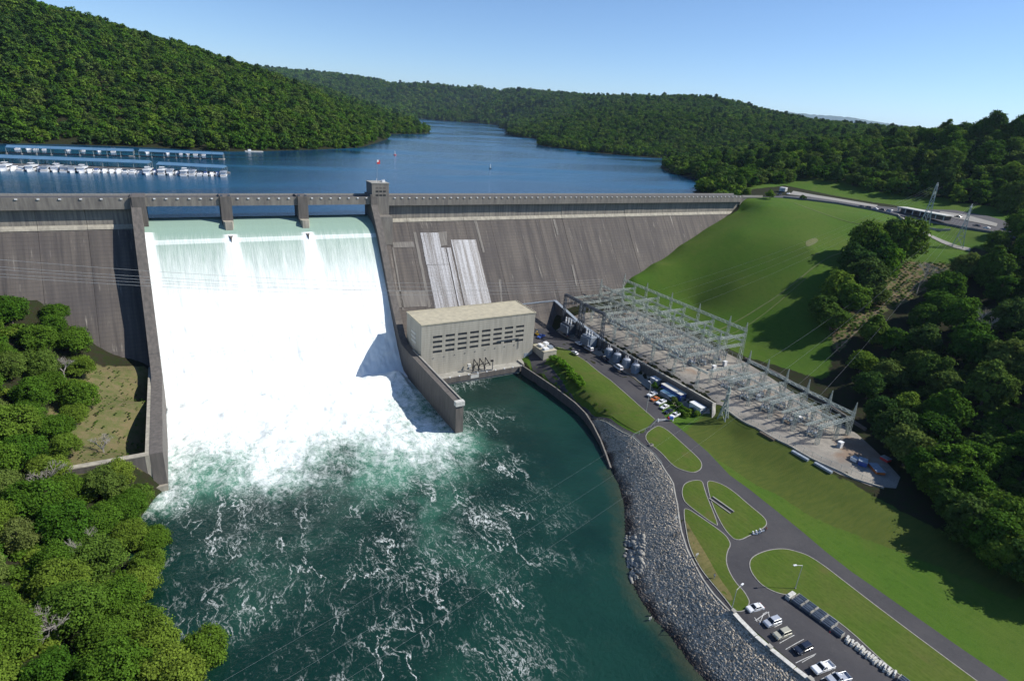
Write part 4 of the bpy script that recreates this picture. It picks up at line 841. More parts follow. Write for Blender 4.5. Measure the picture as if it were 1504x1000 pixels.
for k, (px, c, lb, sz) in enumerate([((1255,677), 'white', 'small white crate in shade beyond the lower switchyard', (1.2, 1.2, 1.3)), ((1266,682), 'blue', 'blue covered stack in the shade beyond the lower switchyard', (1.8, 1.4, 1.9)), ((1287,690), 'orange', 'low rust coloured skip at the far end of the yard', (3, 1.6, 1.1)), ((1300,676), 'red', 'red reel trailer at the wood edge', (1.5, 1.2, 1.2))]):
    x, y, _ = P(*px, YZ); z = h1(x, y)+.05; cb = thing('storage_crate', lb, 'crate', (x, y, z), .5*k); MB().box(-sz[0], sz[0], -sz[1], sz[1], .15, sz[2]).build('body', M[c], cb, bevel=.08); MB().box(-sz[0]-.08, sz[0]+.08, -sz[1]-.08, sz[1]+.08, sz[2]+.01, sz[2]+.14).build('lid', M['grey'], cb); MB().box(-sz[0], sz[0], -.3, .3, 0, .15).build('skid', M['wood'], cb)
# power transformers
for k, (y, s_, lb) in enumerate([(-52, 1.25, 'big dark blue power transformer under the portal frame nearest the dam'), (-72, 1.2, 'big blue grey power transformer under the second portal frame')]):
    tr = thing('power_transformer', lb, 'transformer', (203.6, y, -70), 0, 'large power transformers'); tr.scale = (s_,)*3
    MB().box(-1.9, 1.9, -3.2, 3.2, .4, 5).build('tank', M['dark_steel'] if k == 0 else M['grey'], tr, bevel=.1); MB().box(-2.2, 2.2, -3.6, 3.6, 0, .4).build('plinth', M['concrete'], tr)
    for i in range(7): MB().box(-2.9, -1.95, -.18, .18, .8, 4.4).build('radiator', M['grey'], tr, (0, -2.7+.9*i, 0))
    MB().cyl((1.2, -2.6, 6.4), (1.2, 2.6, 6.4), .55, 10).build('conservator', M['grey'], tr)
    for y_ in (-2, 0, 2): m1 = MB(); insul(m1, 0, 0, 0, 2.6, .3, 0); m1.build('bushing', M['white'], tr, (-.6, y_, 5))
    for y_ in (-1, 1): m1 = MB(); insul(m1, 0, 0, 0, 1.3, .2, 0); m1.build('bushing', M['white'], tr, (-1.4, y_, 5))
for k, (y, lb) in enumerate([(-89, 'nearest the dam'), (-96, 'second of four'), (-103.5, 'third of four'), (-110.5, 'farthest from the dam')]):
    tr = thing('tank_transformer', 'round grey tank transformer with porcelain bushings, ' + lb, 'transformer', (204, y, -70), 0, 'round tank transformers in a row')
    MB().cyl((0, 0, .3), (0, 0, 4.6), 1.9, 14).build('tank', M['grey'], tr, smooth=False); MB().cyl((0, 0, 4.6), (0, 0, 5.1), 1.95, 14, 1.1).build('lid', M['silver'], tr); MB().cyl((0, 0, 0), (0, 0, .3), 2.2, 14).build('plinth', M['concrete'], tr)
    for i in range(8):
        a = i*math.pi/4; m1 = MB(); m1.cyl((0, 0, 0), (0, 0, 3.2), .22, 6); m1.build('cooling_pipe', M['grey'], tr, (2.15*math.cos(a), 2.15*math.sin(a), .9))
    for a in (.5, 2.6): m1 = MB(); insul(m1, 0, 0, 0, 1.7, .25, 0); m1.build('bushing', M['porcelain'], tr, (math.cos(a)*.8, math.sin(a)*.8, 5))
# sheds and stores below the wall
def shed(lb, x, y, z, lx_, ly_, h_, wall, roof, rz=0, slope=.0, cat='shed', name='shed', door=True):
    o = thing(name, lb, cat, (x, y, z), rz); MB().box(-lx_/2, lx_/2, -ly_/2, ly_/2, 0, h_).build('wall', wall, o)
    MB().add([(-lx_/2-.2, -ly_/2-.2, h_+.01-slope/2), (lx_/2+.2, -ly_/2-.2, h_+.01+slope/2), (lx_/2+.2, ly_/2+.2, h_+.01+slope/2), (-lx_/2-.2, ly_/2+.2, h_+.01-slope/2), (-lx_/2-.2, -ly_/2-.2, h_+.25-slope/2), (lx_/2+.2, -ly_/2-.2, h_+.25+slope/2), (lx_/2+.2, ly_/2+.2, h_+.25+slope/2), (-lx_/2-.2, ly_/2+.2, h_+.25-slope/2)], [(0,3,2,1),(4,5,6,7),(0,1,5,4),(1,2,6,5),(2,3,7,6),(3,0,4,7)]).build('roof', roof, o)
    if door: MB().box(-1, 1, -ly_/2-.06, -ly_/2-.01, 0, 2.2).build('door', M['grey'], o); MB().box(-lx_/2-.05, -lx_/2-.01, -1, 1, .2, 2).build('door', M['grey'], o)
    return o
shed('small pale silver box shed between the tanks and the blue building', 204.5, -124.5, -70, 2.8, 4.2, 2.9, M['silver'], M['white'])
shed('long blue walled store with a pale roof against the yard wall', 204.2, -137, -70, 3.6, 12.5, 3.2, M['blue'], M['block'])
shed('low lean-to with a blue metal roof beside the long store', 200.6, -137.8, -70, 3.2, 7.5, 1.9, M['grey'], M['roofblue'], 0, .7)
shed('white box trailer standing at the end of the yard wall', 203.2, -153, -70, 3.0, 6.5, 3.0, M['white'], M['white'], 0, 0, 'trailer', 'box_trailer')
# ------------------------------------------------------------------ vehicles
def vehicle(kind, paint, label, nose, tail, z=None, group=None, cat=None, name=None):
    z = Z0+.09 if z is None else z
    if len(nose) == 2 and nose[0] > 300: a = Vector(P(*nose, z+.4)[:2]); b = Vector(P(*tail, z+.4)[:2])
    else: a = Vector(nose); b = Vector(tail)
    c = (a+b)/2; d = a-b; rz = math.atan2(d.y, d.x)
    spec = {'sedan': (4.7, 1.82), 'suv': (4.8, 1.9), 'pickup': (5.8, 2.0), 'van': (5.6, 2.1)}[kind]; l, w_ = spec; h = l/2; hw = w_/2
    o = thing(name or {'sedan': 'car', 'suv': 'suv', 'pickup': 'pickup_truck', 'van': 'van'}[kind], label, cat or {'sedan': 'car', 'suv': 'suv', 'pickup': 'pickup truck', 'van': 'van'}[kind], (c.x, c.y, z), rz, group)
    body = {'sedan': [(-h, .35), (-h, .85), (-h+.25, 1.0), (-h+1.0, 1.02), (h-1.5, .98), (h-.25, .82), (h, .65), (h, .3), (h-.3, .24), (-h+.3, .24)],
            'suv': [(-h, .4), (-h, 1.0), (-h+.1, 1.12), (h-1.5, 1.12), (h-.25, 1.0), (h, .8), (h, .35), (h-.3, .28), (-h+.3, .28)],
            'van': [(-h, .4), (-h, 1.2), (-h+.1, 1.3), (h-.9, 1.25), (h-.2, 1.0), (h, .8), (h, .35), (-h+.3, .3)],
            'pickup': [(-h, .5), (-h, 1.05), (-h+.05, 1.1), (h-1.6, 1.12), (h-.2, 1.02), (h, .85), (h, .4), (h-.3, .34), (-h+.3, .34)]}[kind]
    if ('body', kind) not in _me:
        m1 = MB()
        if kind == 'pickup':
            fr = [(-.3, .34), (-.3, 1.1), (h-1.6, 1.12), (h-.2, 1.02), (h, .85), (h, .4), (h-.3, .34)]; m1.prism(fr, -hw, hw); m1.box(-hw, hw, -h, -.3, .34, .62)
            m1.box(-hw, -hw+.1, -h, -.3, .62, 1.1); m1.box(hw-.1, hw, -h, -.3, .62, 1.1); m1.box(-hw+.1, hw-.1, -h, -h+.1, .62, 1.1)
        else: m1.prism(body, -hw, hw)
        m1.v = [(v[1], v[0], v[2]) for v in m1.v]; me = m1.mesh('body'); _me[('body', kind)] = me
    me = _me.get(('body', kind, paint.name))
    if me is None: me = _me[('body', kind)].copy(); me.materials.clear(); me.materials.append(paint); _me[('body', kind, paint.name)] = me
    bo = link('body', me, o, bevel=.07)
    gx_ = {'sedan': (-h+.75, -h+1.35, h-2.1, h-1.35, 1.0, 1.42), 'suv': (-h+.1, -h+.35, h-2.0, h-1.35, 1.11, 1.72), 'van': (-h+.1, -h+.2, h-1.6, h-.9, 1.25, 2.1), 'pickup': (-.3, 0, h-2.3, h-1.6, 1.1, 1.75)}[kind]
    b0, t0, t1, b1, z0, z1 = gx_; wi = hw-.06; wt = hw-.24
    m1 = MB(); m1.add([(b0, -wi, z0), (b1, -wi, z0), (b1, wi, z0), (b0, wi, z0), (t0, -wt, z1), (t1, -wt, z1), (t1, wt, z1), (t0, wt, z1)], [(0,3,2,1),(4,5,6,7),(0,1,5,4),(1,2,6,5),(2,3,7,6),(3,0,4,7)]); link('windows', shared(('windows', kind), lambda: m1, M['glass']), o)
    m2 = MB(); m2.add([(t0-.02, -wt-.02, z1+.004), (t1+.02, -wt-.02, z1+.004), (t1+.02, wt+.02, z1+.004), (t0-.02, wt+.02, z1+.004), (t0+.05, -wt+.08, z1+.07), (t1-.08, -wt+.08, z1+.07), (t1-.08, wt-.08, z1+.07), (t0+.05, wt-.08, z1+.07)], [(4,5,6,7),(0,1,5,4),(1,2,6,5),(2,3,7,6),(3,0,4,7)])
    m3 = m2
    for f in ((b1+.02, t1+.02),): 
        for s in (-1, 1): m3.bar((f[0], s*wi, z0), (f[1], s*wt, z1), .09)
    for s in (-1, 1): m3.bar((b0-.02, s*wi, z0), (t0-.02, s*wt, z1), .12); m3.bar(((t0+t1)/2, s*(wi+.01), z0), ((t0+t1)/2, s*(wt+.01), z1), .09)
    link('roof', shared(('roof', kind, paint.name), lambda: m3, paint), o)
    for sx_ in (-1, 1):
        for sy_ in (-1, 1):
            wh_ = link('wheel', shared(('wheel', 0), lambda: MB().cyl((0, -.12, 0), (0, .12, 0), .34, 12), M['black']), o, (sx_*(h-.95), sy_*(hw-.1), .34)); link('rim', shared(('rim', 0), lambda: MB().cyl((0, -.135, 0), (0, .135, 0), .19, 8), M['silver']), wh_)
    for sy_ in (-1, 1):
        link('headlight', shared(('headlight', 0), lambda: MB().box(-.03, .03, -.2, .2, -.09, .09), M['silver']), o, (h+.0, sy_*(hw-.32), .72)); link('tail_light', shared(('tail_light', 0), lambda: MB().box(-.03, .03, -.15, .15, -.12, .12), M['red']), o, (-h-.0, sy_*(hw-.25), .8)); link('mirror', shared(('mirror', 0), lambda: MB().box(-.08, .08, -.1, .1, -.07, .07), M['black']), o, (b1-.2, sy_*(hw+.12), z0+.08))
    return o
G1 = 'vehicles parked along the riverside wall'
vehicle('sedan', M['white'], 'white sedan parked at the head of the riverside car park', (1096.5,896), (1121,890), group=G1)
vehicle('suv', M['silver'], 'silver estate car parked between the hatched bay and the beige car', (1120,919), (1148,909), group=G1)
vehicle('suv', M['beige'], 'boxy beige suv parked beside the wall', (1137,936), (1160,927), group=G1)
vehicle('suv', M['navy'], 'dark navy suv standing alone in the middle of the car park', (1163.7,960), (1194.6,946), group=G1)
vehicle('pickup', M['white'], 'white pickup with open black bed, second from the bottom edge', (1193.6,986), (1223,975.6), group=G1)
vehicle('pickup', M['silver'], 'pale pickup cut off by the bottom edge of the picture', (1216,1001), (1246.5,993), group=G1)
G2 = 'vehicles on the grass bays beside the yard'
vehicle('pickup', M['white'], 'white pickup beside the small round bush, first of the grass bays', (949,583), (966,576), group=G2)
vehicle('sedan', M['orange'], 'orange car between two white pickups', (954.5,589), (969,583.5), group=G2)
vehicle('pickup', M['white'], 'white pickup parked next to the orange car, with long bed', (961.7,595), (980,587), group=G2)
vehicle('sedan', M['white'], 'white sedan between the long white pickup and a dark car', (969,601), (983,594.6), group=G2)
vehicle('sedan', M['navy'], 'dark car half hidden in hedge shade', (974,608), (990,600.5), group=G2)
vehicle('pickup', M['white'], 'white pickup in the hedge shade nearest the gate', (984,614), (998,606.5), group=G2)
G3 = 'vehicles along the transformer kerb'
vehicle('sedan', M['white'], 'white car tight beside the powerhouse corner', (789,475), (801,472), group=G3)
vehicle('sedan', M['navy'], 'dark car parked below the first portal frame', (824.6,488), (838,496), group=G3)
vehicle('sedan', M['white'], 'white car parked by the second transformer', (843.6,501), (856,508), group=G3)
vehicle('van', M['silver'], 'silver van parked beside the second transformer', (858,509), (872,517), group=G3)
vehicle('sedan', M['silver'], 'silver car standing on the lawn side of the yard road', (838,514.5), (851,522.5), group=G3)
vehicle('pickup', M['navy'], 'dark pickup parked beside the round tanks', (879,521), (896,532), group=G3)
vehicle('van', M['white'], 'white van parked nearest the end of the round tanks', (901.6,536), (915,545), group=G3)
vehicle('pickup', M['blue'], 'blue pickup behind the service building', (789,497), (800,492), group=G3)
MBx = thing('hydraulic_lift', 'small yellow lift platform beside the powerhouse corner', 'lift', P(789,492,Z0)); MB().box(-.8, .8, -1.3, 1.3, .3, .9).build('chassis', M['yellow'], MBx); MB().bar((0, -.9, .9), (0, 1, 2.3), .35).build('arm', M['yellow'], MBx); MB().box(-.5, .5, .7, 1.5, 2.3, 3.1).build('basket', M['dark_steel'], MBx)
for x in (-.8, .8):
    for y in (-.9, .9): MB().cyl((x-.1, y, .3), (x+.1, y, .3), .3, 10).build('wheel', M['black'], MBx)
# ------------------------------------------------------------------ lamps, gate, people, motorcycles, blocks
def lamp(base, top_h, arm_deg, label, arm=2.2):
    z = h1(base[0], base[1]) if len(base) == 2 else base[2]; o = thing('street_lamp', label, 'street lamp', (base[0], base[1], z)); a = rad(arm_deg)
    MB().cyl((0, 0, 0), (0, 0, top_h), .11, 8, .07).build('pole', M['block'], o); MB().cyl((0, 0, 0), (0, 0, .4), .22, 8).build('base', M['concrete'], o)
    MB().bar((0, 0, top_h-.1), (math.cos(a)*arm, math.sin(a)*arm, top_h+.35), .12).build('arm', M['block'], o)
    m1 = MB(); m1.box(-.5, .5, -.2, .2, -.1, .12); hd = m1.build('lamp_head', M['white'], o, (math.cos(a)*(arm+.3), math.sin(a)*(arm+.3), top_h+.38)); hd.rotation_euler = (0, 0, a); return o
lamp(P(1168,864,-69.8)[:2], 8.2, 165, 'curved arm street lamp on the large oval lawn, above the lot')
lamp(P(1074,896,-69.4)[:2], 8.0, 10, 'street lamp at the end of the pale parking wall')
lamp(P(948.8,606,-69.9)[:2], 14., 100, 'tall pale lamp pole at the lawn edge beside the gate', .8)
def person(label, px, z, shirt, trousers, heading=0, z0=None):
    x, y, _ = P(*px, z); z = h1(x, y)+.12; o = thing('person', label, 'person', (x, y, z), heading)
    def skinmesh(name, verts, edges, radii, mat, root=0):
        me = bpy.data.meshes.new(name); me.from_pydata(verts, edges, []); ob = bpy.data.objects.new(name, me); C.objects.link(ob); ob.parent = o; me.materials.append(mat)
        ob.modifiers.new('skin', 'SKIN')
        if not me.skin_vertices: bpy.context.view_layer.update()
        lay = me.skin_vertices[0] if me.skin_vertices else me.attributes and None
        for i, r_ in enumerate(radii): lay.data[i].radius = (r_, r_); lay.data[i].use_root = (i == root)
        sb = ob.modifiers.new('sub', 'SUBSURF'); sb.levels = 1; sb.render_levels = 1; return ob
    V = [(0,0,.95),(0,0,1.15),(0,0,1.38),(0,0,1.5),(.02,0,1.62),(.03,0,1.74),(0,.1,.9),(.18,.1,.5),(.12,.1,.08),(.27,.1,.04),(0,-.1,.9),(-.1,-.1,.5),(-.3,-.1,.12),(-.17,-.1,.04),(0,.2,1.4),(-.1,.26,1.12),(.06,.27,.88),(.1,.27,.78),(0,-.2,1.4),(.06,-.26,1.12),(.22,-.25,.9),(.27,-.25,.81)]
    Ed = [(0,1),(1,2),(2,3),(3,4),(4,5),(0,6),(6,7),(7,8),(8,9),(0,10),(10,11),(11,12),(12,13),(2,14),(14,15),(15,16),(16,17),(2,18),(18,19),(19,20),(20,21)]
    Rd = [.14,.13,.16,.06,.1,.09,.09,.07,.05,.04,.09,.07,.05,.04,.06,.045,.04,.035,.06,.045,.04,.035]
    skinmesh('body', V, Ed, Rd, M['skin'])
    skinmesh('shirt', [(0,0,.98),(0,0,1.15),(0,0,1.38),(0,.2,1.41),(-.08,.25,1.2),(0,-.2,1.41),(.04,-.25,1.2)], [(0,1),(1,2),(2,3),(3,4),(2,5),(5,6)], [.155,.15,.175,.075,.06,.075,.06], shirt)
    skinmesh('trousers', [(0,0,.97),(0,.1,.88),(.18,.1,.5),(.12,.1,.14),(0,-.1,.88),(-.1,-.1,.5),(-.28,-.1,.18)], [(0,1),(1,2),(2,3),(0,4),(4,5),(5,6)], [.15,.105,.085,.07,.105,.085,.07], trousers)
    MB().cyl((.02, 0, 1.66), (.02, 0, 1.84), .11, 8, .07).build('hair', M['wood'], o, smooth=True)
    return o
person('person in a white top walking up the riverside path', (1024,831), -70, M['white'], M['navy'], 2.2)
person('person in white standing on the dry lawn beside the path', (1048.5,850), -70, M['white'], M['beige'], .4)
person('person in a red shirt standing beside the white motorcycles', (1124,781), -70, M['red'], M['navy'], 3.)
def motorcycle(label, px, rz):
    x, y, _ = P(*px, Z0); o = thing('motorcycle', label, 'motorcycle', (x, y, Z0+.09), rz, 'touring motorcycles at the lawn corner')
    for s in (-.75, .75): w_ = MB().cyl((s, -.09, .33), (s, .09, .33), .33, 14).build('wheel', M['black'], o); MB().cyl((s, -.1, .33), (s, .1, .33), .16, 8).build('rim', M['silver'], w_)
    MB().prism([(-.9, .55), (-.85, .85), (-.2, .8), (.1, 1.0), (.45, .95), (.7, .7), (.4, .35), (-.4, .3)], -.2, .2).build('body', M['white'], o, bevel=.05).rotation_euler = (0, 0, -math.pi/2)
    MB().box(-.7, .05, -.17, .17, .84, .96).build('seat', M['black'], o, bevel=.03)
    for s in (-1, 1): MB().box(-1.0, -.45, .2*s-.12+.12*s, .2*s+.12+.12*s, .45, .85).build('pannier', M['white'], o, bevel=.04)
    MB().box(-1.05, -.65, -.26, .26, .95, 1.3).build('top_case', M['white'], o, bevel=.05); MB().bar((.55, -.4, 1.1), (.55, .4, 1.1), .05).build('handlebar', M['dark_steel'], o); MB().bar((.75, 0, .33), (.55, 0, 1.1), .08).build('fork', M['silver'], o)
    MB().add([(.6, -.22, 1.05), (.6, .22, 1.05), (.42, .2, 1.5), (.42, -.2, 1.5), (.63, -.22, 1.05), (.63, .22, 1.05), (.45, .2, 1.5), (.45, -.2, 1.5)], [(0,1,2,3),(7,6,5,4),(0,4,5,1),(1,5,6,2),(2,6,7,3),(3,7,4,0)]).build('windscreen', M['glass'], o); return o
for px, rz, lb in [((1109,786), .3, 'white motorcycle closest to the kerb on the left'), ((1113.5,784), .45, 'white motorcycle standing in the middle of three'), ((1119,781.5), .55, 'white motorcycle nearest the person in red')]: motorcycle(lb, px, rz-.9)
# barrier gate
gt = thing('barrier_gate', 'white swing barrier across the yard road with blue and red sign', 'gate', (*P(966,620,Z0)[:2], Z0))
e = Vector(P(988,618,Z0))-Vector(P(966,620,Z0)); MB().box(-.25, .25, -.25, .25, 0, 1.6).build('post', M['white'], gt); MB().box(e.x-.2, e.x+.2, e.y-.2, e.y+.2, 0, 1.4).build('post', M['white'], gt)
for z in (.7, 1.2): m1 = MB(); m1.bar((0, 0, z), (e.x, e.y, z), .12); m1.build('rail', M['white'], gt)
m1 = MB(); m1.bar((e.x*.72, e.y*.72, 1.5), (e.x*.98, e.y*.98, 1.5), 1.0); m1.build('sign_board', M['blue'], gt); m1 = MB(); m1.bar((e.x*.66, e.y*.66, 1.5), (e.x*.715, e.y*.715, 1.5), .9); m1.build('sign_board', M['red'], gt, label='red panel of the sign')
def fence(lb, pts, h_, step=3., mesh=True, cat='fence', rails=(1.,)):
    o = thing('chain_link_fence', lb, cat); q = resample(pts, step); zs_ = [h1(a[0], a[1]) for a in q]
    pmn = shared(('post', h_), lambda: MB().bar((0, 0, 0), (0, 0, h_), .1), M['steel'])
    for a, z in zip(q, zs_): link('post', pmn, o, (a[0], a[1], z))
    for a, b_, z1, z2 in zip(q[:-1], q[1:], zs_[:-1], zs_[1:]):
        m1 = MB()
        for f in rails: m1.bar((a[0], a[1], z1+h_*f), (b_[0], b_[1], z2+h_*f), .07)
        if mesh:
            for k in range(1, 6): f = k/6; m1.bar((a[0]+(b_[0]-a[0])*f, a[1]+(b_[1]-a[1])*f, z1+(z2-z1)*f+.1), (a[0]+(b_[0]-a[0])*min(1, f+.15), a[1]+(b_[1]-a[1])*min(1, f+.15), z1+h_), .025)
        m1.build('panel', M['steel'], o)
    return o
fence('chain link fence crossing the lawn from the gate to the path', [P(966,621,Z0)[:2], P(955,633,Z0)[:2], P(930,642,Z0)[:2]], 2.)
fence('chain link fence behind the main switchyard', [(259.5,-55),(260.5,-90),(259.8,-128)], 2.2)
fence('chain link fence on the outer edge of the lower gravel yard', [(208.9,-163),(208.6,-190),(210,-207),(214,-224)], 2.0, 3.2)
fence('hand railing along the river side of the riverside path', [(a[0]+.1, a[1]) for a in RIPTOP[2:8]], 1.1, 3.5, False, 'railing', (.5, 1.))
# picnic trench: long dark slot with kerb
st_ = thing('drain_slot', 'long narrow open drain with a tan rim in the eastern lawn', 'drain')
a = Vector(P(1044,731,-69.8)[:2]); b_ = Vector(P(1075,753.5,-69.8)[:2]); d = (b_-a).normalized(); n_ = Vector((-d.y, d.x))
m1 = MB(); strip(m1, [tuple(a), tuple(b_)], 1.3, .18, .21); m1.build('slot', M['black'], st_)
for s in (-1, 1): m1 = MB(); strip(m1, [tuple(a+n_*s*.85), tuple(b_+n_*s*.85)], .4, -.1, .55 if s > 0 else .4); m1.build('rim', M['concrete'], st_)
# riverside blocks: grey stoplogs and a row of pale concrete blocks
lp = [((1160,878),(1184,900),0),((1172,880),(1196,903),1),((1190,905),(1205,913),0)]
q0 = Vector(P(1163,882,Z0)[:2]); q1 = Vector(P(1237,937,Z0)[:2]); d = (q1-q0).normalized(); n_ = Vector((-d.y, d.x)); tot = (q1-q0).length
names = ['nearest the lamp', 'second from the lamp', 'third from the lamp', 'fourth from the lamp', 'fifth from lamp, last of the run']
if n_.x < 0: n_ = -n_
rzl = math.atan2(d.y, d.x); seg = tot/5
def stoplog(lb, c, z, l, grp):
    o = thing('stoplog', lb, 'gate section', (c.x, c.y, z), rzl, grp); MB().box(-l/2, l/2, -.75, .75, 0, .9).build('skin_plate', M['log'], o)
    for y in (-.78, .02, .82-.08): MB().box(-l/2+.1, l/2-.1, y, y+.06, .9, 1.25).build('flange', M['grey'], o)
    for x in (-l/2-.12, l/2): MB().box(x, x+.12, -.85, .85, 0, 1.3).build('end_plate', M['concrete'], o)
for i in range(5):
    c = q0+d*(seg*(i+.5)); z = Z0+.1
    for r_ in range(2 if i < 4 else 1):
        stoplog('long grey ribbed steel gate section, %s, %s row' % (names[i], 'road side' if r_ == 0 else 'lawn side'), c+n_*(r_*2.0), z, seg-.35, 'grey steel gate sections stored in a line')
c = q1+d*15.8; stoplog('single grey steel gate section beyond the pale blocks', c, Z0+.1, 5.0, 'grey steel gate sections stored in a line')
bo = thing('concrete_block', 'pale concrete block at the lamp end of the grey gate sections', 'block', (*(q0-d*.9+n_*.5), Z0+.1), rzl); MB().box(-.6, .6, -1.6, 1.6, 0, 1.2).build('body', M['block'], bo, bevel=.05); MB().box(-.4, .4, -1.2, 1.2, 1.2, 1.5).build('cap', M['block'], bo, bevel=.04)
bme = MB().box(-.42, .42, -1.0, 1.0, 0, .85).add(*[[(-.3, -.8, .85), (.3, -.8, .85), (.3, .8, .85), (-.3, .8, .85), (-.22, -.7, 1.15), (.22, -.7, 1.15), (.22, .7, 1.15), (-.22, .7, 1.15)], [(4,5,6,7),(0,1,5,4),(1,2,6,5),(2,3,7,6),(3,0,4,7)]]).mesh('concrete_block'); bme.materials.append(M['block'])
for i in range(19):
    t_ = .9+i*.66 if i < 18 else 0
    if i >= 18: break
    c = q1+d*(t_)+n_*rg.uniform(-.3, .3); o = link('concrete_block', bme, None, (c.x, c.y, Z0+.1)); o.rotation_euler = (0, 0, rzl+rg.uniform(-.25, .25)); o.scale = (.6, 1, rg.uniform(.7, 1.15)); tag(o, 'pale concrete block in the close row between the grey gate sections', 'block', 'row of pale concrete blocks')
for i in range(8):
    c = q1+d*(19.4+i*1.15)+n_*rg.uniform(-.2, .2); o = link('concrete_block', bme, None, (c.x, c.y, Z0+.1)); o.rotation_euler = (0, 0, rzl+rg.uniform(-.3, .3)); tag(o, 'white concrete block in the last row at the bottom edge', 'block', 'last row of white blocks')
rc = thing('traffic_cone', 'small red cone standing in front of the grey gate sections', 'cone', (*P(1218,930,Z0)[:2], Z0+.09)); MB().cyl((0, 0, .04), (0, 0, .7), .2, 8, .05).build('body', M['red'], rc); MB().box(-.25, .25, -.25, .25, 0, .04).build('base', M['red'], rc)
# signs and posts on the rock bank casting long shadows
for px, lb, h_ in [((991,770),'thin post sign on the upper rock bank',2.2), ((1021,826),'sign post at the path wall',1.6), ((985,878),'grey post on the lower rock bank',3.4), ((960,884),'short post in the rocks near the water',2.4), ((955,660),'dark drain cover box on the rocks',.0), ((958,683),'rusty drain outlet in the rocks',.0)]:
    x, y, _ = P(*px, -72); z = h1(x, y)
    if h_: o = thing('sign_post', lb, 'sign', (x, y, z)); MB().bar((0, 0, -.3), (0, 0, h_), .14).build('post', M['grey'], o); MB().box(-.5, .5, -.05, .05, h_-.7, h_).build('board', M['block'], o)
    else: o = thing('drain_outlet', lb, 'drain', (x, y, z)); MB().box(-.8, .8, -.6, .6, -.3, .6).build('frame', M['concrete'], o); MB().box(-.55, .55, -.4, .4, .6, .66).build('opening', M['black'], o)
# ------------------------------------------------------------------ crest road, overlook, upper terrace
up = [(415,-.2),(430,2),(452,-6)]
UP = [P(1118,290,-1)[:2], P(1148,286,-1)[:2], P(1200,291,-1.5)[:2], P(1260,299,-2)[:2], P(1320,307,-2.5)[:2], P(1400,317,-3)[:2], P(1450,326,-3.6)[:2], P(1500,338,-4)[:2]]
UL = [P(1500,347,-4)[:2], P(1450,338,-4)[:2], P(1400,329,-4)[:2], P(1340,319,-3.4)[:2], P(1318,316,-3.2)[:2], P(1280,309,-3)[:2], P(1230,301,-2.6)[:2], P(1190,296,-2)[:2], P(1150,292,-1.6)[:2], (414, 1.4)]
sheet('crest_road', [(392, 9)]+[(414, 9)]+UP[1:]+UL+[(392, 1.4)], .25, M['asphalt_light'], 4)
m1 = MB(); strip(m1, UL[::-1][1:], .8, -2.5, 1.3, step=3); tag(m1.build('overlook_wall', M['dark_steel']), 'long dark low wall along the lawn edge of overlook road', 'wall')
sheet('access_road', [P(*a, -1)[:2] for a in [(1165,281),(1195,286),(1230,291),(1290,300),(1287,302),(1228,294),(1190,289),(1160,285)]], .3, M['kerb'], 4)
sheet('access_road', [P(*a, -2)[:2] for a in [(1380,314),(1420,320),(1465,329),(1464,331),(1418,323),(1378,316)]], .55, M['kerb'], 4)
sheet('path', [P(*a)[:2] for a in [(1322,319,-5),(1345,329,-7),(1360,341,-9),(1385,354,-12),(1405,361,-13),(1425,367,-14),(1424,369,-14),(1403,363,-13.2),(1383,356,-12.2),(1357,343,-9.5),(1342,331,-7.2),(1320,321,-5)]], .3, M['kerb'], 4)
ov = Vector(P(1356,318,-2.8)); a = Vector(P(1320,311,-2.8)); b_ = Vector(P(1392,325,-2.8)); rzv = math.atan2((b_-a).y, (b_-a).x); lv = (b_-a).length
vb = thing('visitor_building', 'low flat roofed visitor building at overlook with long white roof', 'building', ((a+b_)/2), rzv)
MB().box(-lv/2+2, lv/2-2, -1, 5, 0, 3.2).build('wall', M['pier'], vb); MB().box(-lv/2, lv/2, -3.2, 6.5, 3.2, 3.8).build('roof', M['block'], vb); MB().box(-lv/2+6, lv/2-14, -1.08, -1.02, .6, 2.6).build('window', M['glass'], vb)
for k in range(7): MB().box(-.25, .25, -.25, .25, 0, 3.19).build('column', M['block'], vb, (-lv/2+1.5+k*(lv-3)/6, -2.7, 0))
m1 = MB(); strip(m1, smooth([P(*a, -4)[:2] for a in [(1318,317),(1326,322),(1345,325),(1375,329),(1398,331)]]), .6, -2, 1.4); tag(m1.build('terrace_wall', M['concrete']), 'curved pale terrace wall in front of the visitor building', 'wall')
G4 = 'cars parked at the overlook'
for k, (n1, t1, kd, pt, lb, zz) in enumerate([((1402,318),(1412,320),'sedan','navy','dark car parked alone past the visitor building',-3.2), ((1429,331),(1440,333),'sedan','navy','dark car beside the white car at the overlook end',-4), ((1443,334),(1456,337),'sedan','white','white car parked at the far end of overlook',-4),
     ((1262,303),(1268,304.4),'sedan','navy','dark car first in the overlook row',-2.8), ((1272,304.5),(1278,306),'suv','navy','dark suv second in overlook row',-2.8), ((1282,306.5),(1289,308),'sedan','silver','silver car in the middle of the overlook row',-2.8), ((1292,308.4),(1299,309.8),'suv','navy','dark suv before the silver van in row',-2.9), ((1302,310.5),(1309,312),'van','silver','silver van last in overlook row by the roof',-3)]):
    a = P(*n1, zz)[:2]; z = h1(*a)+.3; vehicle(kd, M[pt], lb, n1, t1, z=z, group=G4)
kiosk = shed('small white roofed kiosk at the end of the dam road', *P(1150,281,-1)[:2], -1.0, 7, 5, 3, M['block'], M['white'], .4, 0, 'kiosk', 'kiosk')
vehicle('sedan', M['white'], 'white car parked beside the kiosk at the end of the dam road', (1154,285.5), (1162,284.5), z=-1.0, group=G4); vehicle('suv', M['navy'], 'dark suv in front of the kiosk', (1142,286), (1148,285.6), z=-1.0, group=G4)
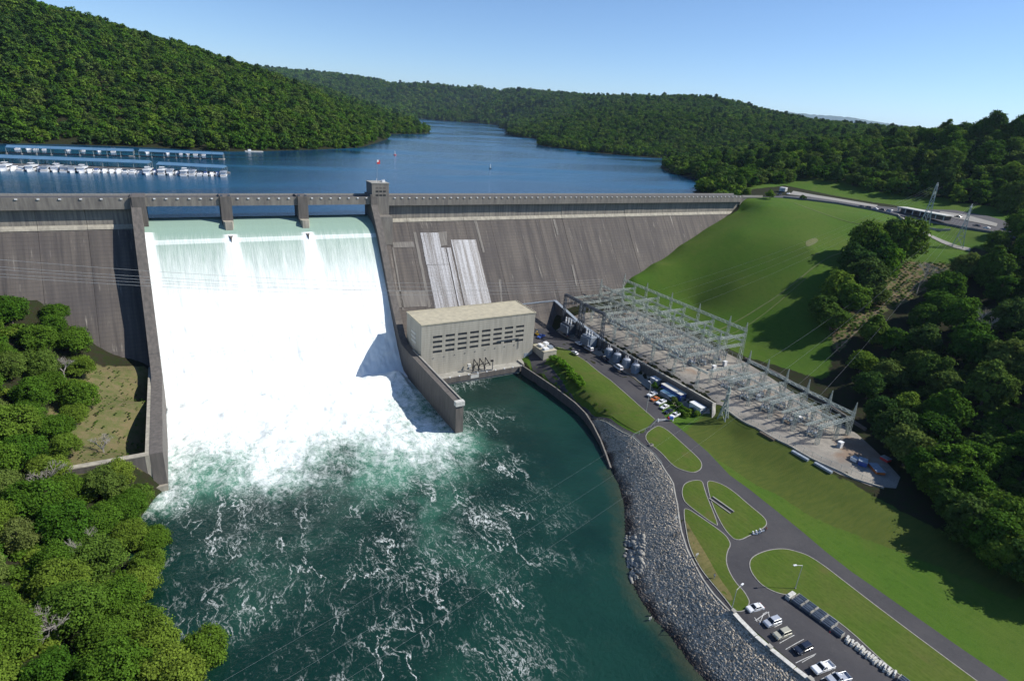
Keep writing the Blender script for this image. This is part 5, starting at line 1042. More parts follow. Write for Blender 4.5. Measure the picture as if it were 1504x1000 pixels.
hs = thing('house', 'brown house half hidden in trees at right edge', 'house', Pd(1500, 262, 640), .3); MB().box(-8, 8, -5, 5, -6, 5).build('wall', M['wood'], hs); MB().prism([(-6, 5), (0, 8.5), (6, 5)], -9, 9).build('roof', M['log'], hs)
for x in (-4, 0, 4): MB().box(-1, 1, -5.08, -5.02, 1.5, 3.5).build('window', M['glass'], hs, (x, 0, 0))
MB().box(-9, 9, -8, -5.1, .6, .9).build('balcony', M['beige'], hs)
# ------------------------------------------------------------------ pylons and power lines
def pylon(lb, px, z, h_, w0, arms, lean=0, name='pylon'):
    x, y, _ = P(*px, z); z = h1(x, y); o = thing(name, lb, 'pylon', (x, y, z), lean)
    m1 = MB(); lev = [0, .28, .5, .66, .78, .88, 1.]; wd = [w0, w0*.62, w0*.38, w0*.24, w0*.2, w0*.17, w0*.1]; R__ = [[Vector((a*w_/2, b*w_/2, h_*f)) for a, b in ((-1,-1),(1,-1),(1,1),(-1,1))] for f, w_ in zip(lev, wd)]
    for j in range(4):
        m2 = MB()
        for i in range(6): m2.bar(R__[i][j], R__[i+1][j], .3)
        m2.build('leg', M['steel'], o)
    for i in range(6):
        for j in range(4): k = (j+1) % 4; m1.bar(R__[i][j], R__[i+1][k], .17); m1.bar(R__[i][k], R__[i+1][j], .17); m1.bar(R__[i+1][j], R__[i+1][k], .17)
    m1.build('bracing', M['steel'], o)
    for f, l in arms:
        for s in (-1, 1):
            m2 = MB(); z_ = h_*f; m2.bar((0, -.6, z_), (s*l, 0, z_+.4), .18); m2.bar((0, .6, z_), (s*l, 0, z_+.4), .18); m2.bar((0, 0, z_+2.), (s*l, 0, z_+.5), .18); m2.bar((s*l*.5, -.3, z_+.2), (s*l*.5, 0, z_+1.2), .12); m2.build('crossarm', M['steel'], o); m3 = MB(); m3.cyl((s*l, 0, z_+.4), (s*l, 0, z_-1.8), .14, 6); m3.build('insulator', M['porcelain'], o)
    return o
pylon('tall lattice pylon on the hill lawn in front of the visitor building', (1350,354), -12, 37, 9, ((.98, 9), (.84, 7)), .5)
pylon('lattice pylon at the right edge of the hill beside the road', (1412,346), -6, 26, 6, ((.97, 8), (.8, 7)), .4)
pylon('small lattice mast with a flared base on the grass slope below gravel yard', (1061,618), -68, 15, 3.4, ((.8, 2.2),), .3, 'lattice_mast')
WIREM = pm('aluminium_wire', (.45, .46, .47), None, 1, .4, .5)
def wires(lb, specs, sag, w_=.09, parts=14):
    o = thing('power_line', lb, 'cable')
    for a, b_ in specs: conductor(o, a, b_, sag, w_, WIREM, parts)
wires('bundle of pale overhead conductors crossing in front of spillway to the switchyard', [((-90, -75, -3+k*2.6), (240, -34+k*.8, -48+k*1.2), ) for k in range(3)]+[((-90, -84, -1+k*2.6), (240, -38+k*.8, -50+k*1.2), ) for k in range(2)], 7, .085, 26)
wires('faint overhead conductors crossing the tailwater low down', [((-50, -240-6*k, -48), (219, -150-11*k, -57)) for k in range(3)], 5, .016, 22)
wires('overhead conductors from the lower gantries up the cleared hillside', [((243-k*.9, -150-11*k, -55.5), (P(1412,346,-6)[0]+k*2, P(1412,346,-6)[1], 14)) for k in range(4)], 6, .035, 18)
wires('overhead conductors from the main switchyard to the tall pylon', [((256, -60-10*k, -47), (P(1350,354,-12)[0]-6+4*k, P(1350,354,-12)[1], 22)) for k in range(4)], 5, .035, 18)
# flag on the tower, buoys
fl = thing('flagpole', 'flagpole on top of the dam tower with a small limp flag', 'flagpole', (108.6, 3, 7.6)); MB().cyl((0, 0, 0), (0, 0, 11.5), .1, 6).build('pole', M['grey'], fl)
fg = MB(); fg.box(0, 1.6, -.2, .2, 9.2, 11.2); fgo = fg.build('flag', M['red'], fl, smooth=False); MB().box(0, .9, -.25, .25, 10.2, 11.25).build('canton', M['white'], fl)
for px, lb in [((580,228),'dark buoy on the lake behind the dam tower'), ((720,248),'white channel marker buoy farther right on the lake')]:
    o = thing('buoy', lb, 'buoy', P(*px, -9.5)); MB().cyl((0, 0, -.3), (0, 0, .8), 1.6, 10).build('float', M['red'] if px[0] < 600 else M['navy'], o); MB().cyl((0, 0, .8), (0, 0, 4.8), .55, 8, .25).build('mast', M['white'], o)
for px, lb, cl in [((958,555),'x','')]: pass
# pale mineral and water sheets running down the dam face
def run_mat():
    m, t, b = base_mat('running_water'); b.inputs['Roughness'].default_value = .45; st = noise(t, posn(t, (1, .02, .02)), .75, 8, .78); n = noise(t, posn(t, (1, 1, 1)), 1.2, 5, .7)
    g = N(t, 'ShaderNodeNewGeometry'); sp = N(t, 'ShaderNodeSeparateXYZ'); L(t, g.outputs['Position'], sp.inputs[0]); fz = mth(t, 'FRACT', mth(t, 'MULTIPLY', sp.outputs[2], .6667)); ln = mr(t, mth(t, 'ABSOLUTE', mth(t, 'SUBTRACT', fz, .5)), 0, .16, .25, 0)
    c = mixc(t, mr(t, mth(t, 'ADD', mth(t, 'MULTIPLY', st, .8), mth(t, 'MULTIPLY', n, .2)), .44, .58), (.085, .078, .078), (.36, .37, .40)); c = mixc(t, ln, c, (.16, .16, .18)); L(t, c, b.inputs['Base Color']); bump(t, n, .5, .15, b); return m
M['run'] = run_mat(); M['stain'] = pm('lime_stain', (.20, .185, .165), (.12, .11, .10), 1.2, .85, vec=(1, .1, .08))
def facesheet(lb, name, quads, mat, off=.32):
    o = thing(name, lb, 'water') if name == 'water_runoff' else None
    for tl, tr, br, bl in quads:
        n = 14; mbx = MB(); vs = []; fs = []
        for i in range(n+1):
            f = i/n
            for (a, b_), s in (((tl, bl), -1), ((tr, br), 1)):
                jx = rg.uniform(-.3, .3) if 0 < i < n else 0; q = Pface(a[0]+(b_[0]-a[0])*f+jx, a[1]+(b_[1]-a[1])*f, off); vs.append(q)
        for i in range(n): fs.append((2*i, 2*i+1, 2*i+3, 2*i+2))
        mbx.add(vs, fs); ob = mbx.build('sheet', mat, o)
        if o is None: ob.name = name; ob['kind'] = 'structure'
def fp(f, g):      # position inside the wet band: f across, g down
    a = (608+95*f+(4-8*f), 346-0*f); b = (632+92*f, 454-7*f); return (a[0]+(b[0]-a[0])*g, a[1]+(b[1]-a[1])*g)
QS = []
for f0, f1, g0, g1 in ((.07,.37,-.04,.40),(.08,.44,.405,1.0),(.36,.44,.17,.40),(.46,.53,.17,1),(.56,.98,.06,1)): QS.append((fp(f0, g0), fp(f1, g0), fp(f1, g1), fp(f0, g1)))
facesheet('white water sheets streaming down the dam face above the powerhouse', 'water_runoff', QS, M['run'])
facesheet('', 'lime_streak', [((573,345),(575,345),(594,456),(591,456)), ((607,341),(611,341),(633,450),(629,452)), ((643,341),(656,340),(657,360),(646,362)), ((695,320),(699,320),(712,370),(709,371)), ((732,410),(736,410),(738,445),(736,445)), ((839,389),(842,389),(848,420),(846,420)), ((812,322),(815,322),(820,345),(818,345)), ((577,428),(625,427),(628,450),(580,452)), ((574,356),(607,355),(609,363),(576,364))], M['stain'], .29)
#@@TREES
# ------------------------------------------------------------------ trees
def leafmat(name, cols, tr=.28):
    m = bpy.data.materials.new(name); m.use_nodes = True; t = m.node_tree; t.nodes.remove(t.nodes['Principled BSDF']); out = t.nodes['Material Output']
    oi = N(t, 'ShaderNodeObjectInfo'); cr = N(t, 'ShaderNodeValToRGB'); L(t, oi.outputs['Random'], cr.inputs[0]); cr.color_ramp.interpolation = 'LINEAR'
    for i, c in enumerate(cols):
        q = i/(len(cols)-1); e = cr.color_ramp.elements[0] if i == 0 else cr.color_ramp.elements[-1] if i == len(cols)-1 else cr.color_ramp.elements.new(q)
        e.position = q; e.color = (*c, 1)
    g = N(t, 'ShaderNodeNewGeometry'); v = mr(t, g.outputs['Random Per Island'], 0, 1, .72, 1.3)
    n = noise(t, posn(t), .22, 3); v = mth(t, 'MULTIPLY', v, mr(t, n, .35, .65, .85, 1.2))
    c = N(t, 'ShaderNodeVectorMath', operation='SCALE'); L(t, cr.outputs[0], c.inputs[0]); L(t, v, c.inputs['Scale'])
    d = N(t, 'ShaderNodeBsdfDiffuse'); tl = N(t, 'ShaderNodeBsdfTranslucent'); mx = N(t, 'ShaderNodeMixShader'); mx.inputs[0].default_value = tr
    L(t, c.outputs[0], d.inputs[0]); L(t, c.outputs[0], tl.inputs[0]); L(t, d.outputs[0], mx.inputs[1]); L(t, tl.outputs[0], mx.inputs[2]); L(t, mx.outputs[0], out.inputs['Surface']); return m
M['leaf_fresh'] = leafmat('leaves_fresh', [(.052,.125,.014), (.095,.175,.020), (.065,.14,.016), (.16,.225,.032), (.08,.16,.018), (.145,.185,.050)], .34)
M['leaf'] = leafmat('leaves_green', [(.036,.090,.013), (.080,.160,.018), (.046,.112,.015), (.125,.200,.026), (.038,.088,.022), (.105,.150,.034), (.060,.130,.018)])
M['leaf_bright'] = leafmat('leaves_bright', [(.095,.21,.018), (.11,.22,.02)])
M['needle'] = leafmat('needles_dark', [(.020,.048,.014), (.028,.058,.016)], .1)
def crown_mesh(name, seed, R=6., squash=.95, nl=26, twigs=26, leaves=14, leaf=.42, sig=.42, mat='leaf', conifer=False, drop=.8):
    rg_ = np.random.default_rng(seed); pts = []; nor = []
    C_ = []
    tries = 0
    while len(C_) < nl and tries < 4000:
        tries += 1; d = rg_.normal(size=3); d /= np.linalg.norm(d)
        if d[2] < -drop: continue
        c = d*R*rg_.uniform(.42, .74)*np.array([1, 1, squash]); 
        if conifer: h_ = rg_.uniform(0, 1); a = rg_.uniform(0, 6.28); rr_ = R*.55*(1-h_)**.8; c = np.array([math.cos(a)*rr_*.7, math.sin(a)*rr_*.7, R*1.6*(h_-.4)])
        r = R*rg_.uniform(.24, .40)*(.75 if conifer else 1)
        if all(np.linalg.norm(c-a[0]) > .55*min(r, a[1]) for a in C_): C_.append((c, r))
    for c, r in C_:
        d = rg_.normal(size=(twigs, 3)); d /= np.linalg.norm(d, axis=1)[:, None]; d[:, 2] = np.where(d[:, 2] < -.5, -d[:, 2], d[:, 2])
        tw_ = c+d*r*rg_.uniform(.8, 1.08, (twigs, 1))*np.array([1, 1, .85])
        keep = np.ones(twigs, bool)
        for c2, r2 in C_:
            if c2 is not c: keep &= np.linalg.norm(tw_-c2, axis=1) > r2*.72
        tw_ = tw_[keep]; d = d[keep]; q = np.repeat(tw_, leaves, 0)+rg_.normal(0, sig, (len(tw_)*leaves, 3))*np.array([1, 1, .6]); nn = np.repeat(d, leaves, 0)+rg_.normal(0, .55, (len(q), 3))+np.array([0, 0, .45])
        pts.append(q); nor.append(nn)
    q = np.concatenate(pts); nn = np.concatenate(nor); nn /= np.linalg.norm(nn, axis=1)[:, None]; k = rg_.normal(size=nn.shape); u = np.cross(nn, k); u /= np.linalg.norm(u, axis=1)[:, None]; v = np.cross(nn, u); s = leaf*rg_.uniform(.6, 1.25, (len(q), 1))
    V = np.stack([q-u*s, q-v*s*.7, q+u*s, q+v*s*.7], 1).reshape(-1, 3); n = len(q); me = bpy.data.meshes.new(name)
    me.vertices.add(n*4); me.vertices.foreach_set('co', V.ravel()); me.loops.add(n*4); me.loops.foreach_set('vertex_index', np.arange(n*4, dtype=np.int32)); me.polygons.add(n); me.polygons.foreach_set('loop_start', np.arange(0, n*4, 4)); me.polygons.foreach_set('loop_total', np.full(n, 4)); me.update(calc_edges=True); me.materials.append(M[mat]); return me, C_
def trunk_mesh(name, seed, R, h, C_, mat, r0=.38):
    rg_ = random.Random(seed); mb = MB(); zc = h
    pts = [(0, 0, -1.5), (rg_.uniform(-.2, .2), rg_.uniform(-.2, .2), h*.4), (rg_.uniform(-.4, .4), rg_.uniform(-.4, .4), h*.75), (0, 0, h)]
    for i in range(3): mb.cyl(pts[i], pts[i+1], r0*(1-.25*i), 7, r0*(1-.25*(i+1)))
    for c, r in C_[:14]:
        a = Vector(pts[rg_.choice((1, 2, 3))]); e = Vector((c[0], c[1], c[2]+zc)); mb.bar(a, e, .26, 0, .08)
        for k in range(2): mb.bar(a.lerp(e, .6), e+Vector((rg_.uniform(-1, 1), rg_.uniform(-1, 1), rg_.uniform(0, 1)))*r*.8, .12, 0, .04)
    me = mb.mesh(name); me.materials.append(mat); return me
TREES = {}
def make_kind(key, n, mat, **k):
    TREES[key] = []
    for i in range(n):
        R = k.get('R', 6.); cm, C_ = crown_mesh('crown', hash_(key)+i*17, mat=mat, **k); th = R*.92; TREES[key].append((cm, trunk_mesh('trunk', i, R, th, C_, M['wood']), th))
def hash_(s): return sum(ord(c)*(i+3) for i, c in enumerate(s))
make_kind('fresh', 7, 'leaf_fresh', nl=38, twigs=38, leaves=17, leaf=.27, sig=.48)
make_kind('green', 7, 'leaf', nl=36, twigs=30, leaves=11, leaf=.42, sig=.48)
make_kind('tall', 4, 'leaf', nl=40, twigs=30, leaves=11, leaf=.42, sig=.45, squash=1.4)
make_kind('bright', 1, 'leaf_bright', nl=26, twigs=30, leaves=11, leaf=.38, squash=1.35)
make_kind('conifer', 2, 'needle', nl=40, twigs=20, leaves=9, leaf=.36, conifer=True)
trg = random.Random(21)
def tree(kind, x, y, label, group=None, s=1., sz=1., zoff=0., name=None):
    cm, tm, th = trg.choice(TREES[kind]); z = h1(x, y)+zoff
    o = thing(name or ('pine_tree' if kind == 'conifer' else 'broadleaf_tree'), label, 'tree', (x, y, z), trg.uniform(0, 6.28), group); o.scale = (s, s, s*sz)
    link('trunk', tm, o); link('crown', cm, o, (0, 0, th)); return o
def bare(label, x, y, h_=11, seed=0):
    rg_ = random.Random(seed); mb = MB(); z = h1(x, y)
    def br(a, d, l, r, n):
        e = a+d*l; mb.bar(a, e, r*2, 0, r*1.4)
        if n == 0: return
        for k in range(3 if n > 1 else 4):
            nd = (d+Vector((rg_.gauss(0, .55), rg_.gauss(0, .55), rg_.gauss(.12, .25)))).normalized(); br(a.lerp(e, rg_.uniform(.55, 1)), nd, l*rg_.uniform(.55, .8), r*.6, n-1)
    br(Vector((0, 0, -1)), Vector((.05, .02, 1)), h_*.42, .22, 5); o = thing('bare_tree', label, 'tree', (x, y, z)); mb.build('branches', M['dead'], o); return o
used = []
def scatter(poly_px, zone, n, seed, rmin, chooser, zlo=-78.2, excl=None):
    """dart throwing in world space; keeps trees whose crown lands inside the outline seen from the survey point"""
    rg_ = np.random.default_rng(seed); out = []; x0, x1, y0, y1 = zone; tries = 0
    XX = rg_.uniform(x0, x1, 60000); YY = rg_.uniform(y0, y1, 60000); ZZ = H(XX, YY)
    for x, y, z in zip(XX, YY, ZZ):
        if len(out) >= n: break
        if z < zlo or (excl and inpoly(np.array([x]), np.array([y]), excl)[0]): continue
        s = chooser(x, y, rg_); R = 6*s
        px, py, k = proj(x, y, z+6.9*s); rp = R*.55*FPX/k
        if k < 60: continue
        if not (inpoly(np.array([px, px-rp, px+rp, px, px]), np.array([py, py, py, py-rp*.7, py+rp*.1]), poly_px)).all(): continue
        if any((x-a)**2+(y-b_)**2 < (rmin*(s+s2)*.5)**2 for a, b_, s2 in used): continue
        used.append((x, y, s)); out.append((x, y, s))
    return out
OPEN = pp([(1095,275),(1130,273),(1190,276),(1300,293),(1400,309),(1460,318),(1530,330)], -1)+pp([(1530,352),(1455,350)], -5)+pp([(1395,405)], -26)+pp([(1330,430)], -32)+pp([(1200,560)], -62)+[(240,-240),(208,-225),(200,-60),(200,20),(391,16)]
# left bank wood
PA = [(-260,380),(-30,432),(40,422),(80,432),(112,470),(150,560),(150,612),(112,640),(108,684),(205,694),(236,745),(228,800),(240,850),(300,905),(318,940),(290,990),(300,1160),(-260,1160)]
sp_ = scatter(PA, (-120, 12, -262, -22), 96, 1, 8.2, lambda x, y, r: r.uniform(.75, 1.2)*(1 if y < -90 else .95))
for i, (x, y, s) in enumerate(sp_):
    low = y < -150; px_ = proj(x, y, h1(x, y)+7); zn = 'at the waterline of' if (h1(x, y) < -71) else ('low at the left edge of' if px_[1] > 760 else 'high at the left edge of' if px_[1] < 560 else 'half way up the left edge of') if px_[0] < 60 else 'in the middle of'
    tree('fresh', x, y, ('yellow green tree %s the near left wood' if low else 'green tree %s the left bank wood below the dam') % zn, ('trees %s the near left wood' if low else 'trees %s the left bank wood below the dam') % zn, s, trg.uniform(.9, 1.15))
for a, b_ in ((200,722),(222,768),(212,805),(175,712),(186,775),(200,840),(180,745)): tree('fresh', *P(a, b_, -71)[:2], 'green tree standing right below the wing wall of the left bank', 'trees below the wing wall', .8, 1.)
tree('fresh', *P(292,925,-70)[:2], 'yellow green tree leaning out over the river at the left bottom', None, .92, .95)
for px, z, lb, h_ in [((92,545),-55,'grey bare tree on the left bank next to the dry clearing',10), ((105,790),-62,'bare grey tree low in the left wood',12), ((75,905),-62,'wide bare tree at the bottom of left wood',12), ((55,690),-58,'leafless grey tree at the left edge',11), ((228,805),-76,'leafless shrub at waterside of left bank',6), ((150,655),-65,'leafless twiggy tree in the dry clearing',8)]: bare(lb, *P(*px, z)[:2], h_, int(px[0]))
# brush on the dry clearing and under the left wood
# clump on the hill lawn
for i, (px, z, kd, s, sz, lb) in enumerate([((1322,388),-27,'green',1.45,1.35,'tallest dark tree of the hill clump, on its right'), ((1300,404),-31,'bright',1.0,1.35,'bright light green tree in the front of hill clump'), ((1284,398),-30,'tall',1.25,1.2,'dark tree behind the bright green one'), ((1262,392),-31,'green',1.25,1.4,'olive round tree in the back of the hill clump'),
     ((1268,428),-37,'green',1.3,1.2,'broad green tree in the middle of hill clump'), ((1246,420),-38,'green',1.2,1.35,'leafy tree left of the middle of the hill clump'), ((1248,450),-42,'green',1.15,1.1,'front green tree of the hill clump on the slope'), ((1228,440),-41,'tall',1.1,1.15,'dark tree on left flank of the hill clump'), ((1224,466),-45,'green',1.05,.95,'lowest bushy tree at the foot of the hill clump'), ((1210,452),-43,'green',.9,1.2,'leftmost tree of the hill clump'), ((1300,385),-28,'green',1.3,1.25,'tree tucked behind the tall right hand one'), ((1284,440),-39,'green',.9,.9,'small round tree beside the cleared strip')]):
    x, y, _ = P(px[0]-4, px[1]+14, z-2); tree(kd, x, y, lb, 'trees of the clump on the hill lawn', s*1.3, sz*.95); used.append((x, y, s))
bare('thin bare tree standing in the cleared strip beside the hill clump', *P(1347,428,-31)[:2], 22, 77)
# right hand wood
PC = [(1640,250),(1500,318),(1452,358),(1405,388),(1370,425),(1335,452),(1300,470),(1262,505),(1242,548),(1262,585),(1300,636),(1318,690),(1360,735),(1392,790),(1440,835),(1500,872),(1760,960),(1760,250)]
EDGE = [(1262,590,-63.5),(1282,622,-63.5),(1300,655,-64),(1318,684,-65),(1340,706,-65),(1362,735,-66),(1388,766,-66),(1412,792,-66),(1440,815,-66),(1470,836,-66),(1500,858,-66),(1530,880,-66),(1250,560,-62),(1290,575,-60),(1320,615,-61),(1350,655,-62),(1262,528,-58),(1300,530,-54),(1335,560,-56),(1380,705,-63),(1410,745,-64),(1450,785,-64),(1340,500,-47)]
for i, (a, b_, z) in enumerate(EDGE):
    x, y, _ = P(a+8, b_, z); s = trg.uniform(1.0, 1.35); tree(trg.choice(['green', 'green', 'tall']), x, y, 'dark tree at the shaded edge of the wood beside the '+('gravel yard end' if b_ < 700 else 'lower lawn'), 'edge trees beside the '+('gravel yard end' if b_ < 700 else 'lower lawn'), s, trg.uniform(.9, 1.15)); used.append((x, y, s))
sp_ = scatter(PC, (225, 560, -330, -90), 84, 2, 8.3, lambda x, y, r: r.uniform(1.05, 1.65))
for i, (x, y, s) in enumerate(sp_):
    px, py, k = proj(x, y, h1(x, y)+8); top = py < 520; zn = 'beside the overlook' if py < 400 else 'above the cleared strip' if px < 1420 and top else 'at the right edge' if top else 'next to the end of the gravel yard' if px < 1400 else 'bordering the lower lawn' if py > 700 else 'in the middle'; kd = trg.choice(['green', 'green', 'green', 'tall'])
    tree(kd, x, y, ('dark tree on the upper right slope, ' if top else 'dark tree of the shaded right wood, ')+zn, 'trees of the right wood, '+('upper, ' if top else 'lower, ')+zn, s, trg.uniform(.9, 1.25))
bare('pale leafless tree inside the right hand wood', *P(1430,505,-40)[:2], 17, 5)
# edge of the forest behind the crest road
PD = [(1010,246),(1045,232),(1120,222),(1250,212),(1350,196),(1420,182),(1760,180),(1760,330),(1490,322),(1440,312),(1380,302),(1290,284),(1200,274),(1110,272),(1010,288)]
sp_ = scatter(PD, (395, 800, -170, 330), 88, 3, 9.5, lambda x, y, r: r.uniform(1.1, 1.8)*(1.1 if y < 0 else .8), -8, OPEN)
sp_.sort(key=lambda a: a[0])
for i, (x, y, s) in enumerate(sp_):
    px = proj(x, y, 0)[0]; zone = 'by the lakeshore beyond the dam end' if px < 1150 else 'behind the crest road' if px < 1330 else 'right behind the visitor building' if px < 1420 and x < 620 else 'at the right edge beyond the overlook' if px >= 1420 else 'deep behind the visitor building'
    kd = 'conifer' if trg.random() < .12 else trg.choice(['green', 'tall', 'tall']); tree(kd, x, y, ('dark pine ' if kd == 'conifer' else 'tall green tree ')+'in the forest edge '+zone, ('pines ' if kd == 'conifer' else 'trees ')+'of the forest edge '+zone, s*(1.25 if kd == 'conifer' else 1), trg.uniform(1., 1.35))
for px, lb, s in [((1146,271),'single round green tree beside the kiosk',1.0), ((1098,280),'light green rounded tree near the dam end on the lawn',.9), ((1248,284),'pale green tree standing out in front of the dark forest edge',1.3), ((1060,282),'spreading tree at the lakeshore by the dam end',2.0), ((1036,283),'tree at the waterline nearest the dam',1.9), ((1080,283),'olive low tree between the shore tree and lawn',1.15)]: tree('green', *P(*px, -1)[:2], lb, None, s*.8, .95)
tree('bright', *P(2,285,-8)[:2], 'light green tree at the left edge beyond the dam crest', None, 1.1, .8)
# hedges and shrubs
def shrubs(lb, name, spots, r, mat, group=None, seed=0):
    cm, _ = crown_mesh('foliage', seed+900, R=2., nl=10, twigs=22, leaves=9, leaf=.2, sig=.2, mat=mat, drop=.2)
    for i, (x, y, s) in enumerate(spots):
        o = thing(name, lb[i] if isinstance(lb, list) else lb, 'shrub', (x, y, h1(x, y)), trg.uniform(0, 6), group); o.scale = (s*r,)*3; link('foliage', cm, o, (0, 0, 1.1)); st = MB(); [st.bar((0, 0, -.2), (a, b_, 1.), .1) for a, b_ in ((.4, .2), (-.4, .3), (0, -.5))]; link('stem', shared(('stem', 0), lambda: st, M['wood']), o)
hb = [P(a, b_, z)[:2] for a, b_, z in [(812,528,-70.5),(818,533,-70.6),(824,539,-70.8),(830,545,-71),(836,550,-71),(841,556,-71),(847,562,-71),(852,568,-71)]]
shrubs('bright green bush in the hedge on the bank beside the powerhouse', 'shrub', [(a, b_, trg.uniform(.85, 1.15)) for a, b_ in hb], 1.35, 'leaf_bright', 'hedge on the bank beside the powerhouse')
shrubs(['small bush on the tailrace bank', 'round bush half way along the tailrace bank', 'low bush by the riverside railing', 'little yellow bush at the top of hedge', 'bush beside the walkway wall'], 'shrub', [(*P(a, b_, -70.8)[:2], .6) for a, b_ in [(866,582),(876,592),(890,601),(838,514),(858,574)]], .8, 'leaf', None, 1)
shrubs('dark hedge bush behind the grass parking bays', 'shrub', [(*P(a, b_, -70)[:2], trg.uniform(.9, 1.3)) for a, b_ in [(972,575),(980,582),(988,590),(996,597),(1004,603),(1012,607),(1018,602),(1008,611),(1000,608),(1022,610)]], .85, 'leaf', 'dark hedge behind the grass parking bays', 2)
shrubs(['round green bush at the top of the grass bays', 'bush at the end of the dam parapet', 'dark bush in front of the crest road'], 'shrub', [(*P(962,569,-70)[:2], 1.1), (*P(1130,296,-3)[:2], 2.2), (*P(1178,296,-2.5)[:2], 1.3)], 1., 'leaf', None, 3)
# ------------------------------------------------------------------ forest masses: instanced crowns on far slopes
def forest(name, label, sel, protos, seed=0):
    x, y, z, s = sel; me = bpy.data.meshes.new(name); me.from_pydata(np.column_stack([x, y, z]).tolist(), [], []); rg_ = np.random.default_rng(seed)
    for k, a, ty_ in (('tscale', s, 'FLOAT'), ('trot', rg_.uniform(0, 6.28, len(x)), 'FLOAT')): at = me.attributes.new(k, ty_, 'POINT'); at.data.foreach_set('value', a.astype(np.float32))
    at = me.attributes.new('pick', 'INT', 'POINT'); at.data.foreach_set('value', rg_.integers(0, len(protos), len(x)).astype(np.int32))
    o = link(name, me, kind='stuff'); tag(o, label, 'forest')
    col = bpy.data.collections.new(name+'_crowns')
    for i, p_ in enumerate(protos): q = bpy.data.objects.new('%02d_crown' % i, p_); col.objects.link(q)
    g = bpy.data.node_groups.new(name, 'GeometryNodeTree'); g.interface.new_socket('Geometry', in_out='INPUT', socket_type='NodeSocketGeometry'); g.interface.new_socket('Geometry', in_out='OUTPUT', socket_type='NodeSocketGeometry')
    ni = g.nodes.new('NodeGroupInput'); no = g.nodes.new('NodeGroupOutput'); ip = g.nodes.new('GeometryNodeInstanceOnPoints'); ci = g.nodes.new('GeometryNodeCollectionInfo'); ci.inputs['Collection'].default_value = col; ci.inputs['Separate Children'].default_value = True; ci.inputs['Reset Children'].default_value = True
    def na(nm, ty_): q = g.nodes.new('GeometryNodeInputNamedAttribute'); q.data_type = ty_; q.inputs[0].default_value = nm; return q.outputs[0]
    cx_ = g.nodes.new('ShaderNodeCombineXYZ'); g.links.new(na('trot', 'FLOAT'), cx_.inputs[2]); g.links.new(ni.outputs[0], ip.inputs['Points']); g.links.new(ci.outputs[0], ip.inputs['Instance']); ip.inputs['Pick Instance'].default_value = True
    g.links.new(na('pick', 'INT'), ip.inputs['Instance Index']); g.links.new(cx_.outputs[0], ip.inputs['Rotation']); g.links.new(na('tscale', 'FLOAT'), ip.inputs['Scale']); g.links.new(ip.outputs[0], no.inputs[0])
    md = o.modifiers.new('forest', 'NODES'); md.node_group = g; return o
mid = [crown_mesh('crown', 500+i, R=6., squash=q, nl=14, twigs=16, leaves=4, leaf=.85, sig=.55, mat='leaf', drop=.9)[0] for i, q in enumerate((.9, 1.1, 1.45, 1.2))]+[crown_mesh('crown', 520, R=6., nl=16, twigs=14, leaves=4, leaf=.7, sig=.5, mat='needle', conifer=True)[0]]
mid = mid[:4]*2+mid[4:]
rg2 = np.random.default_rng(77)
def fan(r0, r1, s0, k):
    pts = []; r = r0
    while r < r1:
        s = max(s0, r*k); n = int(rad(128)*r/s); a = np.radians(-38)+(np.arange(n)+rg2.uniform(-.35, .35, n))*rad(128)/n; R_ = r+rg2.uniform(-.4, .4, n)*s; pts.append(np.column_stack([CAM[0]+R_*np.sin(a), CAM[1]+R_*np.cos(a), np.full(n, s)])); r += s*.9
    return np.concatenate(pts)
F = fan(250, 8800, 10.5, .0078); z = H(F[:, 0], F[:, 1]); dist = np.hypot(F[:, 0]-CAM[0], F[:, 1]-CAM[1])
d_ = np.column_stack([F[:, 0]-CAM[0], F[:, 1]-CAM[1], z+8-CAM[2]]); dep = d_@AF; px = 752+FPX*(d_@AR)/dep; py = 500-FPX*(d_@AU)/dep
ok = (px > -230) & (px < 1740) & (dep > 0)
behind = (F[:, 1] > 14)
ok &= np.where(dist < 9000, z > -8.9, True)
ok &= ~inpoly(F[:, 0], F[:, 1], OPEN)
wood_r = inpoly(F[:, 0], F[:, 1], [(228,-330),(243,-250),(290,-192),(360,-185),(420,-175),(470,-140),(700,-140),(900,-500),(300,-500)])
ok &= (F[:, 1] > 25) | (F[:, 0] > 415) | wood_r
ok &= ~((F[:, 0] < 391) & (F[:, 1] < 30))
U_ = np.array([(a, b_, s) for a, b_, s in used]); near = dist < 900
for a, b_, s in used:
    if b_ > -200 and a > 200: ok &= ~(((F[:, 0]-a)**2+(F[:, 1]-b_)**2) < (5.5*s)**2)
# keep the forest off the crest road, lawns and view line of the lake
bandpx = (py > 262) & (px > 1090) & (F[:, 0] > 395) & (dist < 560); ok &= ~bandpx
sc_ = (F[:, 2]/8.4)*rg2.choice([.7, .85, 1., 1.15, 1.4], len(F), p=[.2, .25, .3, .17, .08])*rg2.uniform(.93, 1.07, len(F)); sc_ = np.minimum(sc_, 6)*.93; zz = z+6.2*np.minimum(sc_, 1.7)*.72
def sel(m): return F[m, 0], F[m, 1], zz[m], sc_[m]
left = ok & (px < 640) & (dist < 2300); rt = ok & ((F[:, 0] > 395) | wood_r) & (dist < 1050) & ~left; far = ok & ~left & ~rt
forest('hillside_forest', 'dense green forest covering the steep hill left of the lake', sel(left), mid, 1)
forest('hillside_forest', 'dark green forest on the rise behind the crest road and visitor building', sel(rt), mid, 2)
forest('distant_forest', 'far forested ridges around the head of the lake', sel(far), mid, 3)
